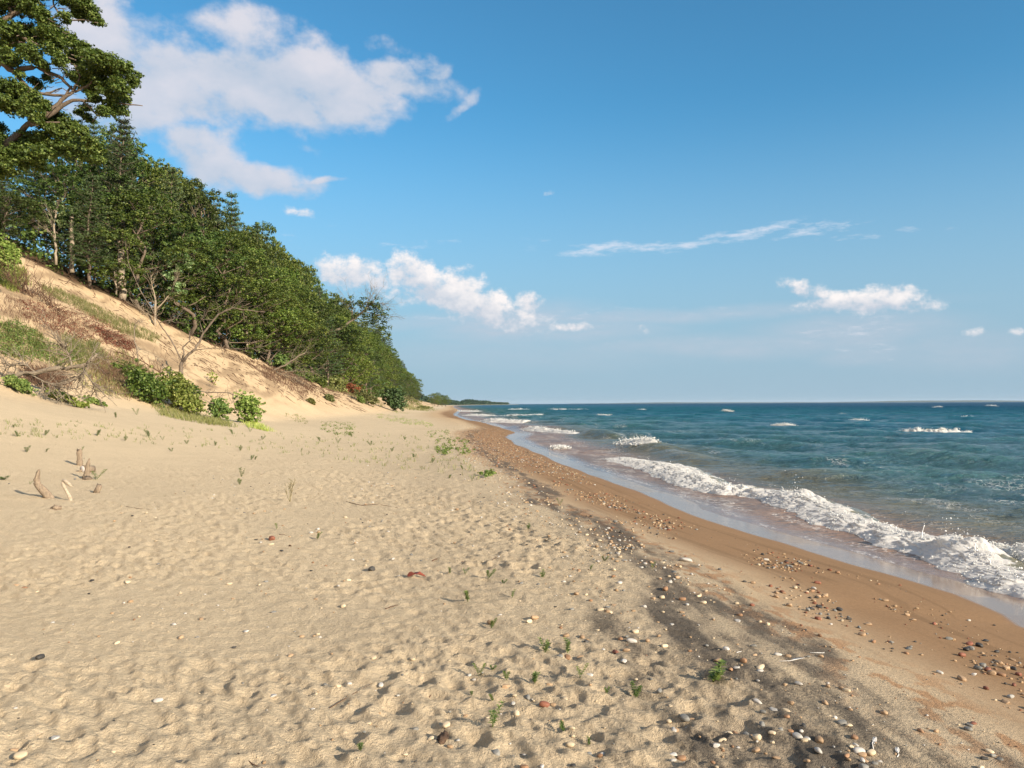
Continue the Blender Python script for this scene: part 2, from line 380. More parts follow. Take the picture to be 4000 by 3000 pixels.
CUM = [(655,453,44,13,-4,.6),(770,590,80,42,-4,1.0),(725,590,50,38,0,.95),(812,612,28,32,0,.9),(885,594,62,50,-8,1.1),(865,640,34,26,0,.6),(930,625,60,46,-14,1.05),(990,636,86,58,-18,1.15),(1055,665,66,50,-22,1.05),
       (1145,655,36,32,0,1.0),(1105,690,110,34,-8,.72),(1240,707,80,11,0,.7),(1750,632,66,22,-16,.95),(1850,658,120,26,-3,1.0),(1925,646,66,30,-5,1.1),(1960,664,70,18,-6,.8),(2108,718,26,11,-5,.6),(2210,717,20,11,0,.6),
       (1184,413,20,7,0,.4),(1386,712,16,12,-20,.5)]
STR = [(1330,535,150,17,2,.95),(1500,524,170,15,4,.95),(1640,503,120,15,8,.85),(1750,497,120,20,3,.75),(1840,513,70,8,0,.7),(890,528,130,13,5,.5),(1960,490,60,9,0,.6),(2060,488,50,6,0,.4),(1170,528,60,14,0,.45),
       (640,520,60,20,-10,.45),(720,487,25,5,0,.4),(1360,680,420,15,0,.42),(1850,715,150,24,0,.5),(1860,745,70,12,0,.5),(1400,736,200,12,0,.33),(1000,688,200,12,0,.35),(1880,770,60,20,0,.35)]
def fine(vec, scale, stretch, detail=7, rough=.58):
    m_ = t.n('ShaderNodeMapping'); m_.inputs['Scale'].default_value = stretch; t.l(vec, m_.inputs[0])
    return t.noise(m_.outputs[0], scale, detail, rough)
nb = fine(P0, 13, (1, 1.4, 1)); ncu = fine(P0, 42, (1, 1.2, 1), 6, .62); nst = fine(P0, 26, (1, 4, 1), 7, .68)
wc2 = t.n('ShaderNodeVectorMath', operation='SCALE'); t.l(wb.outputs[0], wc2.inputs[0]); wc2.inputs[3].default_value = .35
wc3 = t.n('ShaderNodeVectorMath', operation='ADD'); t.l(P0, wc3.inputs[0]); t.l(wc2.outputs[0], wc3.inputs[1]); PC = wc3.outputs[0]
dS, tS = layer(SOFT, PW); dC, tC = layer(CUM, PC); dT, tT = layer(STR, PC)
def cover(d, n, amp, lo, hi):
    g_ = t.math('MULTIPLY', d, 5.0, True)
    x = t.math('ADD', d, t.math('MULTIPLY', t.math('SUBTRACT', n, .5), amp))
    mr = t.n('ShaderNodeMapRange'); mr.interpolation_type = 'SMOOTHSTEP'; mr.inputs[1].default_value = lo; mr.inputs[2].default_value = hi; t.l(x, mr.inputs[0]); return t.math('MULTIPLY', mr.outputs[0], g_)
cS = cover(dS, nb, 2.3, .30, 1.0); cC = cover(dC, ncu, 2.2, .30, 1.05); cT = cover(dT, nst, 3.2, .42, 1.5)
# sunlit crowns, greyer bases
def shade(tl, n, k, a, b):
    v_ = t.math('ADD', t.math('MULTIPLY', tl, k), t.math('MULTIPLY', t.math('SUBTRACT', n, .5), 2.2)); v_ = t.math('ADD', v_, .45, True)
    return t.mixc(v_, a, b)
SC = 1.0
shS = shade(tS, nb, .35, (3.7, 4.25, 5.1), (5.5, 5.35, 5.75)); shC = shade(tC, ncu, .55, (4.4, 4.7, 5.3), (7.4, 6.9, 6.7)); 
# pale veil low over the lake
lowm = t.n('ShaderNodeMapRange'); lowm.interpolation_type = 'SMOOTHSTEP'; lowm.inputs[1].default_value = .38; lowm.inputs[2].default_value = .02; lowm.inputs[3].default_value = 0; lowm.inputs[4].default_value = .93
t.l(el, lowm.inputs[0])
g0 = t.mixc(1.0, sky.outputs[0], (.50, 1.11, 1.25), 'MULTIPLY')
c0 = t.mixc(lowm.outputs[0], g0, (2.50, 3.52, 4.50))
HZ = [(1110,700,180,44,4,.95),(1300,690,560,16,1,.75),(1250,715,200,28,0,.7),(1850,715,190,32,0,.8),(1870,765,90,22,0,.6),(1000,700,260,18,0,.6),(1600,745,420,26,0,.65),(1870,720,120,40,0,.8),(1150,690,120,30,0,.8),(520,300,120,20,0,.0),(2080,760,160,40,0,.5),(1150,760,400,40,0,.35)]
dH, tH = layer(HZ, PC); cH = t.math('MULTIPLY', dH, t.math('ADD', t.math('MULTIPLY', nst, .9), .1), True)
c0 = t.mixc(t.math('MULTIPLY', cH, 1.0), c0, (4.1, 4.35, 5.0))
c1 = t.mixc(t.math('MULTIPLY', cT, .62), c0, (6.2, 6.2, 6.7)); c2 = t.mixc(t.math('MULTIPLY', cC, .93), c1, shC); c3 = t.mixc(t.math('MULTIPLY', cS, .92), c2, shS)
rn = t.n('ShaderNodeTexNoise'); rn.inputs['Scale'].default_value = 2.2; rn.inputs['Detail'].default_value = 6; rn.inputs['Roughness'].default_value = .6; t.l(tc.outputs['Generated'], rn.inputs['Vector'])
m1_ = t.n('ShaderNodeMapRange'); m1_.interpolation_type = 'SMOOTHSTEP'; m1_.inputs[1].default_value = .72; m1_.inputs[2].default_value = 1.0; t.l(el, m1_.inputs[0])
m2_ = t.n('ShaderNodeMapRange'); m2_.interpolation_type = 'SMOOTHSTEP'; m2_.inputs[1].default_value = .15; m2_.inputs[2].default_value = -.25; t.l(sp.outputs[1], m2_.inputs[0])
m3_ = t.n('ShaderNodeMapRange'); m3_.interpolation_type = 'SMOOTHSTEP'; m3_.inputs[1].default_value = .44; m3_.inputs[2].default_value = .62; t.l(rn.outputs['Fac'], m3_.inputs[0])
c3 = t.mixc(t.math('MULTIPLY', t.math('MAXIMUM', m1_.outputs[0], m2_.outputs[0]), m3_.outputs[0]), c3, (7.2, 6.6, 6.2))  # unseen bright clouds behind and overhead, added to neutralise the blue fill light
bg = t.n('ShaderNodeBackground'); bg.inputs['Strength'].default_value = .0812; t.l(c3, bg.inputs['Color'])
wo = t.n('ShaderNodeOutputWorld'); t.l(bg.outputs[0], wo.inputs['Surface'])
try: W.cycles.sampling_method = 'MANUAL'; W.cycles.sample_map_resolution = 512
except Exception: pass

# ================================================================== TERRAIN
def polar(rads, angs):
    r, a = np.meshgrid(rads, angs, indexing='ij'); return (r*np.sin(a)).ravel(), (r*np.cos(a)).ravel()
def geo(a, b, q):
    n = int(math.log(b/a)/math.log(q)); return a*(b/a)**(np.arange(n)/n)
rads = np.concatenate([[.02, .5, 1.0, 1.4, 1.8, 2.1], geo(2.4, 60, 1.0055), geo(60, 420, 1.011), geo(420, 4200, 1.045)])
angs = np.concatenate([np.arange(-180, -44, 2.5), np.arange(-44, 42, .105), np.arange(42, 180.1, 2.5)])*PI/180
X, Y = polar(rads, angs); Z = np.concatenate([H(X[i:i+200000], Y[i:i+200000]) for i in range(0, len(X), 200000)])
v, w = vw(X, Y); u = w-wA(v)
wf = np.interp(v, _V, _WF); wc = np.interp(v, _V, _WC)
un = u+0.7*(fbm(v*.45, w*.8, 3, 201)-.5)+.25*(fbm(v*2, w*3, 2, 203)-.5)
c_dry = np.array([.575, .460, .312]); c_moist = np.array([.235, .150, .088]); c_wet = np.array([.20, .125, .078]); c_dark = np.array([.085, .070, .066])
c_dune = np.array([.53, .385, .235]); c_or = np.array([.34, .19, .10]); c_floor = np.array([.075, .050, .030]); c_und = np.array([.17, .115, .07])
def mx(a, b, f): return a*(1-f[:, None])+b*f[:, None]
C = np.broadcast_to(c_dry, (len(X), 3)).copy()
C *= (0.96+.08*fbm(v*.2, w*.3, 3, 205))[:, None]
C = mx(C, c_dune, .85*sstep(-2, 3, w-wf))
C = mx(C, np.array([.45, .30, .17]), sstep(30, 90, v)*(1-sstep(2.5, 7, u))*.7)
nd = fbm(v*.7, w*3.4, 4, 211); nd2 = fbm(v*5+w*3, w*9, 2, 213); uc = np.interp(v, [2, 5, 12, 21, 40, 60], [3.35, 3.05, 2.50, 2.15, 2.0, 2.0]); bw = np.interp(v, [2, 5, 9, 21, 40], [.78, .62, .42, .36, .34])
side = np.where(un > uc, 1.35, .75)
dk = np.exp(-((un-uc)/(bw*side))**2)
nd3 = fbm(v*1.9+w*1.2, w*8.5, 3, 215); dkm = sstep(.08, .5, dk)*sstep(.47, .60, dk*.56+nd*.55+(nd3-.5)*.9+(nd2-.5)*.45-.04)*(1-sstep(45, 60, v))
dkm = dkm*(.55+.45*sstep(.3, .7, fbm(v*.22, w*.3, 2, 217)))
pm = sstep(-.02, .01, 0)*0
C = mx(C, np.array([.215, .175, .138]), .72*np.clip(sstep(.12, .85, dk)*(.75+1.0*(nd-.5)+.9*(nd3-.5)), 0, 1)*(1-sstep(45, 60, v)))
DK = sstep(.02, .5, dk)*np.clip(.36+.65*(dk-.5)+1.1*(nd-.5)+1.1*(nd3-.5)+.6*(nd2-.5), 0, 1)*(1-sstep(45, 60, v))
sp_ = .16*sstep(2.0, 0.6, (un-uc)/2.2)*sstep(uc-.2, uc+.6, un)*(1-sstep(20, 40, v)); C = mx(C, c_dark, np.clip(sp_*(.4+1.2*nd), 0, .5))
mo = 1-sstep(1.5, 3.1, u+.35*(fbm(v*.45, w*.8, 3, 201)-.5)); C = mx(C, c_moist*np.array([1.08, 1.05, 1.0]), mo*(1-.6*sstep(120, 300, v)))
ln_ = fbm(v*.35, u*7.5, 3, 225); C *= (1-.16*sstep(.52, .66, ln_)*mo*sstep(.1, .6, u))[:, None]
ori = np.exp(-((un-2.6)/.3)**2)*sstep(.5, .62, fbm(v*7, w*11, 3, 221))*(1-sstep(14, 30, v)); C = mx(C, c_or, .8*ori)
wt = 1-sstep(-.25, .35, u+.25*(fbm(v*.35, 0*v, 3, 5)-.5)); wet2 = 1-sstep(-.04, .06, u-(0.25*(fbm(v*0.35, 0*v, 3, 5)-0.5)))
C = mx(C, c_wet*1.15, .75*wt); C = mx(C, c_und, sstep(.7, 1.2, -u))
gr = sstep(18, 26, v)*(1-sstep(45, 60, v))*sstep(.2, .8, u)*(1-sstep(2.6, 3.4, u)); C = mx(C, np.array([.30, .18, .10]), .5*gr)
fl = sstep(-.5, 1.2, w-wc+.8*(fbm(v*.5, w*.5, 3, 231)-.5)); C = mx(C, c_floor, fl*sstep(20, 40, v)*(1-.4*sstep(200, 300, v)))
lt = sstep(.1, 1, (w-wf)/(wc-wf)); st = fbm(v*.25-w*.05, w*1.6, 4, 235); C = mx(C, np.array([.17, .11, .065]), .55*sstep(.50, .66, st)*sstep(1, 4, w-wf))
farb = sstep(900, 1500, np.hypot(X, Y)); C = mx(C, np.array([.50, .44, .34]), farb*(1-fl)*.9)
g = Geo(); g.add(np.stack([X, Y, Z], 1), grid_faces(len(rads), len(angs))[:, ::-1])
t = NT('beach_sand'); P = t.pos(); at = t.n('ShaderNodeAttribute', attribute_name='Col'); aw = t.n('ShaderNodeAttribute', attribute_name='wet')
gn = t.noise(P, 190, 2, .7); gm = t.noise(P, 38, 4, .65); gl = t.noise(P, 1.3, 4, .6)
dm = t.n('ShaderNodeAttribute', attribute_name='dry')
f1 = t.math('ADD', t.math('MULTIPLY', t.math('SUBTRACT', gn, .5), .9), 1.0); f2 = t.math('ADD', t.math('MULTIPLY', t.math('SUBTRACT', gm, .5), .55), 1.0); f3 = t.math('ADD', t.math('MULTIPLY', t.math('SUBTRACT', gl, .5), .22), 1.0)
kk = t.math('MULTIPLY', t.math('MULTIPLY', f1, f2), f3); kx = t.n('ShaderNodeCombineXYZ')
for i in range(3): t.l(kk, kx.inputs[i])
wmx = t.mixc(aw.outputs['Fac'], kx.outputs[0], (1., 1., 1.))
col = t.mixc(1.0, at.outputs['Color'], wmx, 'MULTIPLY')
ad_ = t.n('ShaderNodeAttribute', attribute_name='dark'); gk = t.noise(P, 75, 3, .7); gk2 = t.noise(P, 9, 4, .65)
df = t.math('ADD', t.math('MULTIPLY', ad_.outputs['Fac'], 1.9), t.math('ADD', t.math('MULTIPLY', t.math('SUBTRACT', gk, .5), 2.6), t.math('MULTIPLY', t.math('SUBTRACT', gk2, .5), 1.3)))
mrd = t.n('ShaderNodeMapRange'); mrd.interpolation_type = 'SMOOTHSTEP'; mrd.inputs[1].default_value = .50; mrd.inputs[2].default_value = 1.75; mrd.inputs[4].default_value = .74; t.l(df, mrd.inputs[0]); dgate = t.math('MULTIPLY', mrd.outputs[0], t.math('MULTIPLY', ad_.outputs['Fac'], 9, True)); col = t.mixc(dgate, col, (.074, .066, .058))
ro = t.math('ADD', t.math('MULTIPLY', aw.outputs['Fac'], -.86), .95)
hb = t.math('ADD', t.math('MULTIPLY', gn, .45), t.math('MULTIPLY', gm, 1.2))
bp = t.n('ShaderNodeBump'); bp.inputs['Distance'].default_value = .022; t.l(t.math('MULTIPLY', dm.outputs['Fac'], .9), bp.inputs['Strength']); t.l(hb, bp.inputs['Height'])
pb = t.pbsdf(col, ro, t.math('ADD', t.math('MULTIPLY', aw.outputs['Fac'], .75), .12), bp.outputs[0], 1.33)
SAND = t.done(pb.outputs[0])
dry = np.clip(.12+.88*sstep(1.9, 3.2, un), 0, 1)*(1-wet2)
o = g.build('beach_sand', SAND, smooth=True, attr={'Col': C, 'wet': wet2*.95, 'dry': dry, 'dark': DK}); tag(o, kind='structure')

# ================================================================== WATER
rads = np.concatenate([geo(3.4, 70, 1.0048), geo(70, 500, 1.0075), geo(500, 14000, 1.04), [14000]])
angs = np.concatenate([np.arange(-14, 42, .105), np.arange(42, 150, 1.5)])*PI/180
X, Y = polar(rads, angs); Z = water_z(X, Y); v, w = vw(X, Y); u = w-wA(v); fr = sstep(500, 380, np.hypot(X, Y)); Z = ZW+(Z-ZW)*fr
Z = Z - .9*sstep(.3, 1.5, u)      # sinks under the beach
d = -u+1.2*(fbm(v*.25, w*.5, 3, 301)-.5)
c_sw = np.array([.25, .165, .122]); c_tu = np.array([.125, .115, .075]); c_gr = np.array([.034, .105, .118]); c_dp = np.array([.010, .092, .140]); c_fr = np.array([.004, .050, .105])
C = np.broadcast_to(c_sw, (len(X), 3)).copy(); C = mx(C, c_tu, sstep(2.8, 4.6, d)); C = mx(C, c_gr, sstep(4.5, 9, d)); C = mx(C, c_dp, sstep(9, 32, d)); C = mx(C, c_fr, sstep(60, 300, d))
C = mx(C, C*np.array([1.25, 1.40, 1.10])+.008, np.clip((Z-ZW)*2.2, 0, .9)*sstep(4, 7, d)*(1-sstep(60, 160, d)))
fo = sstep(.50, .66, fbm(v*.9, w*2.6, 4, 311))*sstep(.7, 1.5, d)*(1-sstep(2.6, 4.8, d))*.75; fo = np.maximum(fo, .55*sstep(.6, .72, fbm(v*.35, w*1.1, 4, 317))*sstep(4, 6, d)*(1-sstep(8, 16, d)))
edge = np.exp(-((u+.95-0.25*(fbm(v*.35, 0*v, 3, 5)-.5))/.07)**2)*sstep(.35, .6, fbm(v*1.7, 0*v, 3, 313))
fo = np.clip(fo+edge*.8, 0, 1)
g = Geo(); g.add(np.stack([X, Y, Z], 1), grid_faces(len(rads), len(angs))[:, ::-1])
t = NT('lake_water'); P = t.pos(); at = t.n('ShaderNodeAttribute', attribute_name='Col'); af = t.n('ShaderNodeAttribute', attribute_name='foam')
mp = t.n('ShaderNodeMapping'); mp.inputs['Rotation'].default_value = (0, 0, R(-12)); mp.inputs['Scale'].default_value = (1, 2.2, 1); t.l(P, mp.inputs[0])
n1 = t.noise(mp.outputs[0], .9, 6, .66); n2 = t.noise(mp.outputs[0], 5, 4, .6); n3 = t.noise(mp.outputs[0], .12, 3, .6)
hh = t.math('ADD', t.math('MULTIPLY', n1, 1.0), t.math('MULTIPLY', n2, .30))
aa = t.n('ShaderNodeAttribute', attribute_name='amp')
bp = t.n('ShaderNodeBump'); bp.inputs['Distance'].default_value = .75; t.l(aa.outputs['Fac'], bp.inputs['Strength']); t.l(hh, bp.inputs['Height'])
pm_ = t.mixc(t.math('MULTIPLY', t.math('SUBTRACT', n3, .4), 3.0, True), (.75, .8, .85), (1.2, 1.15, 1.1)); wcol = t.mixc(1.0, at.outputs['Color'], pm_, 'MULTIPLY')
fn = t.noise(P, 9, 5, .7); vo = t.n('ShaderNodeTexVoronoi', feature='DISTANCE_TO_EDGE'); vo.inputs['Scale'].default_value = 4.5; nwv = t.n('ShaderNodeMix', data_type='VECTOR'); nwv.inputs[0].default_value = .12; t.l(P, nwv.inputs[4]); nt2 = t.n('ShaderNodeTexNoise'); nt2.inputs['Scale'].default_value = 2.5; t.l(P, nt2.inputs['Vector']); va_ = t.n('ShaderNodeVectorMath', operation='ADD'); t.l(P, va_.inputs[0]); t.l(nt2.outputs['Color'], va_.inputs[1]); t.l(va_.outputs[0], vo.inputs['Vector'])
lace = t.math('SUBTRACT', 1.0, t.math('MULTIPLY', vo.outputs['Distance'], 7.0, True), True)
fm = t.math('MULTIPLY', t.math('MULTIPLY', t.math('ADD', t.math('SUBTRACT', fn, .62), t.math('MULTIPLY', lace, .35)), 4, True), af.outputs['Fac'], True)
wcol = t.mixc(fm, wcol, (.75, .72, .68)); rr = t.math('ADD', t.math('MULTIPLY', fm, .6), .10)
af2 = t.n('ShaderNodeAttribute', attribute_name='far'); rr = t.math('ADD', rr, t.math('MULTIPLY', af2.outputs['Fac'], .30)); sp2 = t.math('SUBTRACT', .5, t.math('MULTIPLY', af2.outputs['Fac'], .36))
WATER = t.done(t.pbsdf(wcol, rr, sp2, bp.outputs[0], 1.33).outputs[0])
amp = .10+.34*sstep(.9, 1.5, -u)+.46*sstep(2.5, 8, -u)
o = g.build('lake_water', WATER, smooth=True, attr={'Col': C, 'foam': fo, 'amp': amp, 'far': np.maximum(sstep(25, 220, np.hypot(X, Y)), .75*sstep(1.0, 1.5, -u)*(1-sstep(2.5, 5, -u)))}); tag(o, kind='structure')

# ================================================================== BREAKING WAVES
t = NT('wave_foam'); P = t.pos(); aw = t.n('ShaderNodeAttribute', attribute_name='foam')
n1 = t.noise(P, 14, 5, .68); n2 = t.noise(P, 60, 3, .6)
fm = t.math('MULTIPLY', t.math('ADD', t.math('SUBTRACT', n1, .5), t.math('SUBTRACT', aw.outputs['Fac'], .42)), 7, True)
hb = t.math('ADD', n1, t.math('MULTIPLY', n2, .35))
a_ = t.pbsdf((.90, .895, .88), .6, .3, t.bump(hb, .45, .03)); b_ = t.pbsdf((.17, .155, .10), .08, .5, t.bump(n1, .35, .05), 1.33)
tr = t.n('ShaderNodeBsdfTranslucent'); tr.inputs['Color'].default_value = (.93, .94, .92, 1); m1 = t.n('ShaderNodeMixShader'); m1.inputs[0].default_value = .5; t.l(a_.outputs[0], m1.inputs[1]); t.l(tr.outputs[0], m1.inputs[2])
mm = t.n('ShaderNodeMixShader'); t.l(fm, mm.inputs[0]); t.l(b_.outputs[0], mm.inputs[1]); t.l(m1.outputs[0], mm.inputs[2]); FOAM = t.done(mm.outputs[0])
t = NT('spray_drops'); SPRAY = t.done(t.pbsdf((.85, .85, .85), .35, .5).outputs[0])
OCT = np.array([[1,0,0],[-1,0,0],[0,1,0],[0,-1,0],[0,0,1],[0,0,-1],[.6,.6,.5],[-.6,-.6,.5]], float); OCTT = np.array([[0,6,4],[6,2,4],[0,2,6],[2,1,4],[1,7,4],[7,3,4],[1,3,7],[3,0,4],[2,0,5],[1,2,5],[3,1,5],[0,3,5]])
def billow(x, y, o, seed):
    s = 0; a = 1; q = 0
    for i in range(o):
        s = s+a*np.abs(2*vn(x*2**i+13*i, y*2**i, seed+i)-1); q += a; a *= .55
    return s/q
def wave_mesh(name, path, width, height, foam0, seed, res=.03, nt_=56, rough=1.0, label='', cat='wave', group=None, peaks=(), tail=1.0, hump=0.0, clumps=0):
    """path: the toe of the wave along the beach; the body lies on the lake side (to the right of the path)"""
    P = np.array(path, float)[:, :2]; sl_ = np.concatenate([[0], np.cumsum(np.linalg.norm(np.diff(P, axis=0), axis=1))]); L = sl_[-1]
    n = max(30, int(L/res)); s_ = np.linspace(0, L, n); px_ = np.interp(s_, sl_, P[:, 0]); py_ = np.interp(s_, sl_, P[:, 1])
    k = max(3, int(.5/res)); ker = np.ones(k)/k
    if n > 3*k:
        px_ = np.convolve(np.pad(px_, k//2, 'edge'), ker, 'same')[k//2:k//2+n]; py_ = np.convolve(np.pad(py_, k//2, 'edge'), ker, 'same')[k//2:k//2+n]
    tx = np.gradient(px_); ty = np.gradient(py_); q = np.hypot(tx, ty); tx /= q; ty /= q; nx, ny = ty, -tx   # lake side
    toe = .55*(fbm(s_*.7, s_*0, 3, seed)-.5)+.22*(fbm(s_*3.5, s_*0, 3, seed+3)-.5)
    wd = np.interp(s_/L, *zip(*width)); ht = np.interp(s_/L, *zip(*height))*(.75+.5*fbm(s_*.9, s_*0, 2, seed+5))
    for (c, a, b) in peaks: ht = ht+a*np.exp(-((s_/L-c)*L/b)**2)
    tt = np.linspace(0, 1, nt_)**1.15
    Sg, Tg = np.meshgrid(s_, tt, indexing='ij'); Wd = wd[:, None]; Ht = ht[:, None]
    prof = np.sin(np.clip(Tg/.48, 0, 1)*PI/2)**.9*(1-sstep(.48, 1.0, Tg)*1.0)
    off = Tg*Wd+toe[:, None]*(1-Tg)*np.minimum(1, Wd)
    ends = np.minimum(sstep(0, .35*min(1, L/4), Sg), sstep(0, .35*min(1, L/4), L-Sg)) if L > 1 else 1
    bx = px_[:, None]+nx[:, None]*off; by = py_[:, None]+ny[:, None]*off
    bil = billow(bx*4.2, by*4.2, 4, seed+7)-.38; bil2 = billow(bx*13, by*13+Sg, 3, seed+17)-.35
    strk = fbm(Sg*5.0, Tg*3.0, 3, seed+23)-.5
    env = np.clip(prof*1.15+.15*(1-Tg), 0, 1)*ends
    bil3 = fbm(bx*38, by*38, 2, seed+31)-.5; lob = billow(bx*1.7, by*1.7, 2, seed+41)-.4
    h = Ht*prof*ends+(lob*.20+bil*.16+bil2*.055+bil3*.02*np.clip(.1/res/3, .3, 1)+strk*.05)*rough*env*np.clip(Ht/.3, .25, 1.3)
    push = -(bil*.20+bil2*.06)*rough*env*(Tg < .5)
    bx = bx+nx[:, None]*push; by = by+ny[:, None]*push
    base = water_z(bx.ravel(), by.ravel()).reshape(bx.shape)
    z = base+h-.03*(1-ends)-.035*sstep(.85, 1, Tg)-.03*(Tg < .01)
    fo_ = np.clip(foam0*(1-.85*sstep(.40, tail, Tg))+1.1*(bil*.8+strk*.9)+.5*lob*(Tg > .15), 0, 1.2)
    if hump < 0: fo_ = fo_*sstep(.42, .62, Sg/L)
    g = Geo(); g.add(np.stack([bx.ravel(), by.ravel(), z.ravel()], 1), grid_faces(n, nt_)[:, ::-1]); fa = [fo_.ravel()]
    if clumps:
        # froth: small irregular clots of foam riding on the toe and the crest
        pr_ = (np.clip(fo_-.35, 0, 1)*(1.6*np.exp(-(Tg/.10)**2)+1.0*np.exp(-((Tg-.46)/.10)**2)+.25)*ends*np.maximum(Wd, .1)*(Tg+.15)).ravel(); k_ = rng.choice(len(pr_), clumps, p=pr_/pr_.sum())
        c_ = np.stack([bx.ravel()[k_], by.ravel()[k_], z.ravel()[k_]], 1); c_ += rng.normal(size=c_.shape)*np.array([.035, .035, .012])*(res/.022); c_[:, 2] += .004
        sz_ = (.004+.013*rng.random(clumps)**2.5)*(res/.016)**.6; V_ = OCT[None]*(sz_[:, None, None]*rng.uniform(.5, 1.5, (clumps, len(OCT), 1)))*np.array([1, 1, .75]); V_ = (V_+c_[:, None]).reshape(-1, 3)
        g.add(V_, None, (np.arange(clumps)[:, None, None]*len(OCT)+OCTT[None]).reshape(-1, 3)); fa.append(np.full(len(V_), 1.25))
    o = g.build(name, FOAM, smooth=True, attr={'foam': np.concatenate(fa)}); tag(o, label, cat, group)
    return o, bx, by, z, tt
def zp(px, py): return on_plane(px, py, ZW)
def r8(l): return [(563.2+x*.2083, 384+y*.2083) for x, y in l]
front = r8([(190,356),(300,392),(450,446),(560,500),(720,524),(880,534),(1000,585),(1090,612),(1180,672),(1300,712),(1450,762),(1600,797),(1700,822),(1790,880),(1900,925),(1960,980),(2150,1024),(2300,1050),(2500,1110),(2800,1220)])
path = [zp(*p) for p in front][::-1]
_, bx, by, bz, tt = wave_mesh('breaking_wave', path, [(0, 1.2), (.12, 1.2), (.25, 1.35), (.5, 1.55), (.8, 2.0), (1, 1.3)], [(0, .04), (.10, .06), (.2, .10), (.35, .11), (.6, .13), (.9, .10), (1, .03)], 1.12, 400, res=.016, nt_=96, rough=1.05, clumps=9000, label='long white breaking wave rolling along the edge of the sand in front', peaks=((.16, .11, .40), (.41, .07, .8), (.07, .05, .4)), tail=.95)
# spray flung up along the crest
def spray(name, cols, n, label, hs=.16):
    g = Geo(); ic = np.array([[1,0,0],[-1,0,0],[0,1,0],[0,-1,0],[0,0,1],[0,0,-1]], float); T = np.array([[0,2,4],[2,1,4],[1,3,4],[3,0,4],[2,0,5],[1,2,5],[3,1,5],[0,3,5]])
    i = rng.choice(len(cols), n, p=cols[:, 3]/cols[:, 3].sum()); c = cols[i, :3].copy(); q = rng.exponential(hs, n)*(cols[i, 3]/cols[:, 3].max())**.5
    c[:, 2] += q; c[:, :2] += rng.normal(size=(n, 2))*.07; sz = (.004+rng.random(n)**3*.012)*np.exp(-q*1.2)
    V = (c[:, None]+ic[None]*(sz[:, None, None]*rng.uniform(.6, 1.6, (n, 1, 3)))).reshape(-1, 3); g.add(V, None, (np.arange(n)[:, None, None]*6+T[None]).reshape(-1, 3))
    # thin ropes of water torn off the crest
    for k in range(14):
        j = rng.choice(len(cols), p=cols[:, 3]/cols[:, 3].sum()); p = cols[j, :3]; a = rng.normal(size=3)*.35+np.array([.0, 0, 1.]); l = rng.uniform(.03, .09)
        pts = [p-np.array([0, 0, .03]), p+a*l*.5, p+a*l*.8+rng.normal(size=3)*.012, p+a*l+rng.normal(size=3)*.02]; g.tube(pts, [.014, .008, .005, .006], 5)
    return tag(g.build(name, SPRAY, smooth=True), label, 'spray', kind='stuff')
ci = int(np.argmin(abs(tt-.46))); ns = bx.shape[0]; sL = np.arange(ns)/ns
wt_ = .05+1.2*np.exp(-((sL-.16)/.025)**2)+.7*np.exp(-((sL-.075)/.02)**2)+.6*np.exp(-((sL-.41)/.03)**2)+.25*(fbm(sL*40, sL*0, 3, 77) > .58)
spray('spray', np.stack([bx[:, ci], by[:, ci], bz[:, ci], wt_], 1), 380, 'white drops of spray thrown up along the crest of the near breaker')
# second line of foam behind the near roll, at the right edge of the picture
b2 = r8([(1930,775),(2010,775),(2110,790),(2230,830),(2400,880),(2650,960)])
wave_mesh('breaking_wave', [zp(a, b+9) for a, b in b2][::-1], [(0, .8), (1, .6)], [(0, .12), (.5, .15), (.75, .20), (1, .06)], 1.0, 430, res=.02, nt_=60, rough=1.2, clumps=4000, label='short crest of white water just behind the near breaker at the right edge', tail=.9)
# further waves: list of toe pixels (left to right), width, height
def small_wave(pts, wdt, hgt, foam, seed, label, name='breaking_wave', group=None, res=.08, nt_=34, rough=1.0, tail=.8, hump=0.0, peaks=(), clumps=900):
    P = [zp(*p) for p in pts][::-1]
    return wave_mesh(name, P, [(0, wdt*.8), (.5, wdt), (1, wdt*.6)], [(0, hgt*.4), (.25, hgt*.8), (.6, hgt), (.85, hgt*.8), (1, hgt*.2)], foam, seed, res=res, nt_=nt_, rough=rough, label=label, cat='wave', group=group, tail=tail, hump=hump, peaks=peaks, clumps=clumps)
small_wave([(612,447.5),(622,449.5),(634,451),(650,452)], 1.3, .12, 1.1, 440, 'curling wave with a white cap and a green shoulder', tail=.8)
small_wave([(518,430),(530,431.5),(548,433),(566,434)], 2.2, .20, 1.0, 450, 'spreading white breaker at the pebbly bend of the shore', tail=.95)
small_wave([(549,448.5),(558,449.5),(570,449)], .8, .10, .95, 455, 'thin patch of foam left in the muddy shallows', name='foam_patch')
small_wave([(476,421.5),(490,422.5),(505,422.8),(522,423)], 3.5, .32, 1.0, 460, 'white breaker beyond the pebbly bend', tail=.9)
small_wave([(497,416),(515,416.5),(535,416),(546,415.5)], 2.4, .24, 1.0, 465, 'long low breaker further along the shore', res=.15, tail=.85)
small_wave([(460,415.5),(470,416),(481,416.5)], 5, .22, .9, 467, 'foam breaking against the far end of the beach', res=.15, tail=1.0)
small_wave([(455,411.5),(463,411.8),(474,412)], 5, .2, .9, 468, 'faint far breaker hard against the shoreline', res=.25, tail=1.0)
small_wave([(546,409.8),(560,410.2),(574,410.3),(589,410)], 2.2, .2, .9, 470, 'long distant whitecap left of the lake centre', res=.3)
small_wave([(508,410),(518,410.2),(531,410.2)], 2.5, .2, .9, 472, 'distant whitecap straight below the headland tip', res=.3)
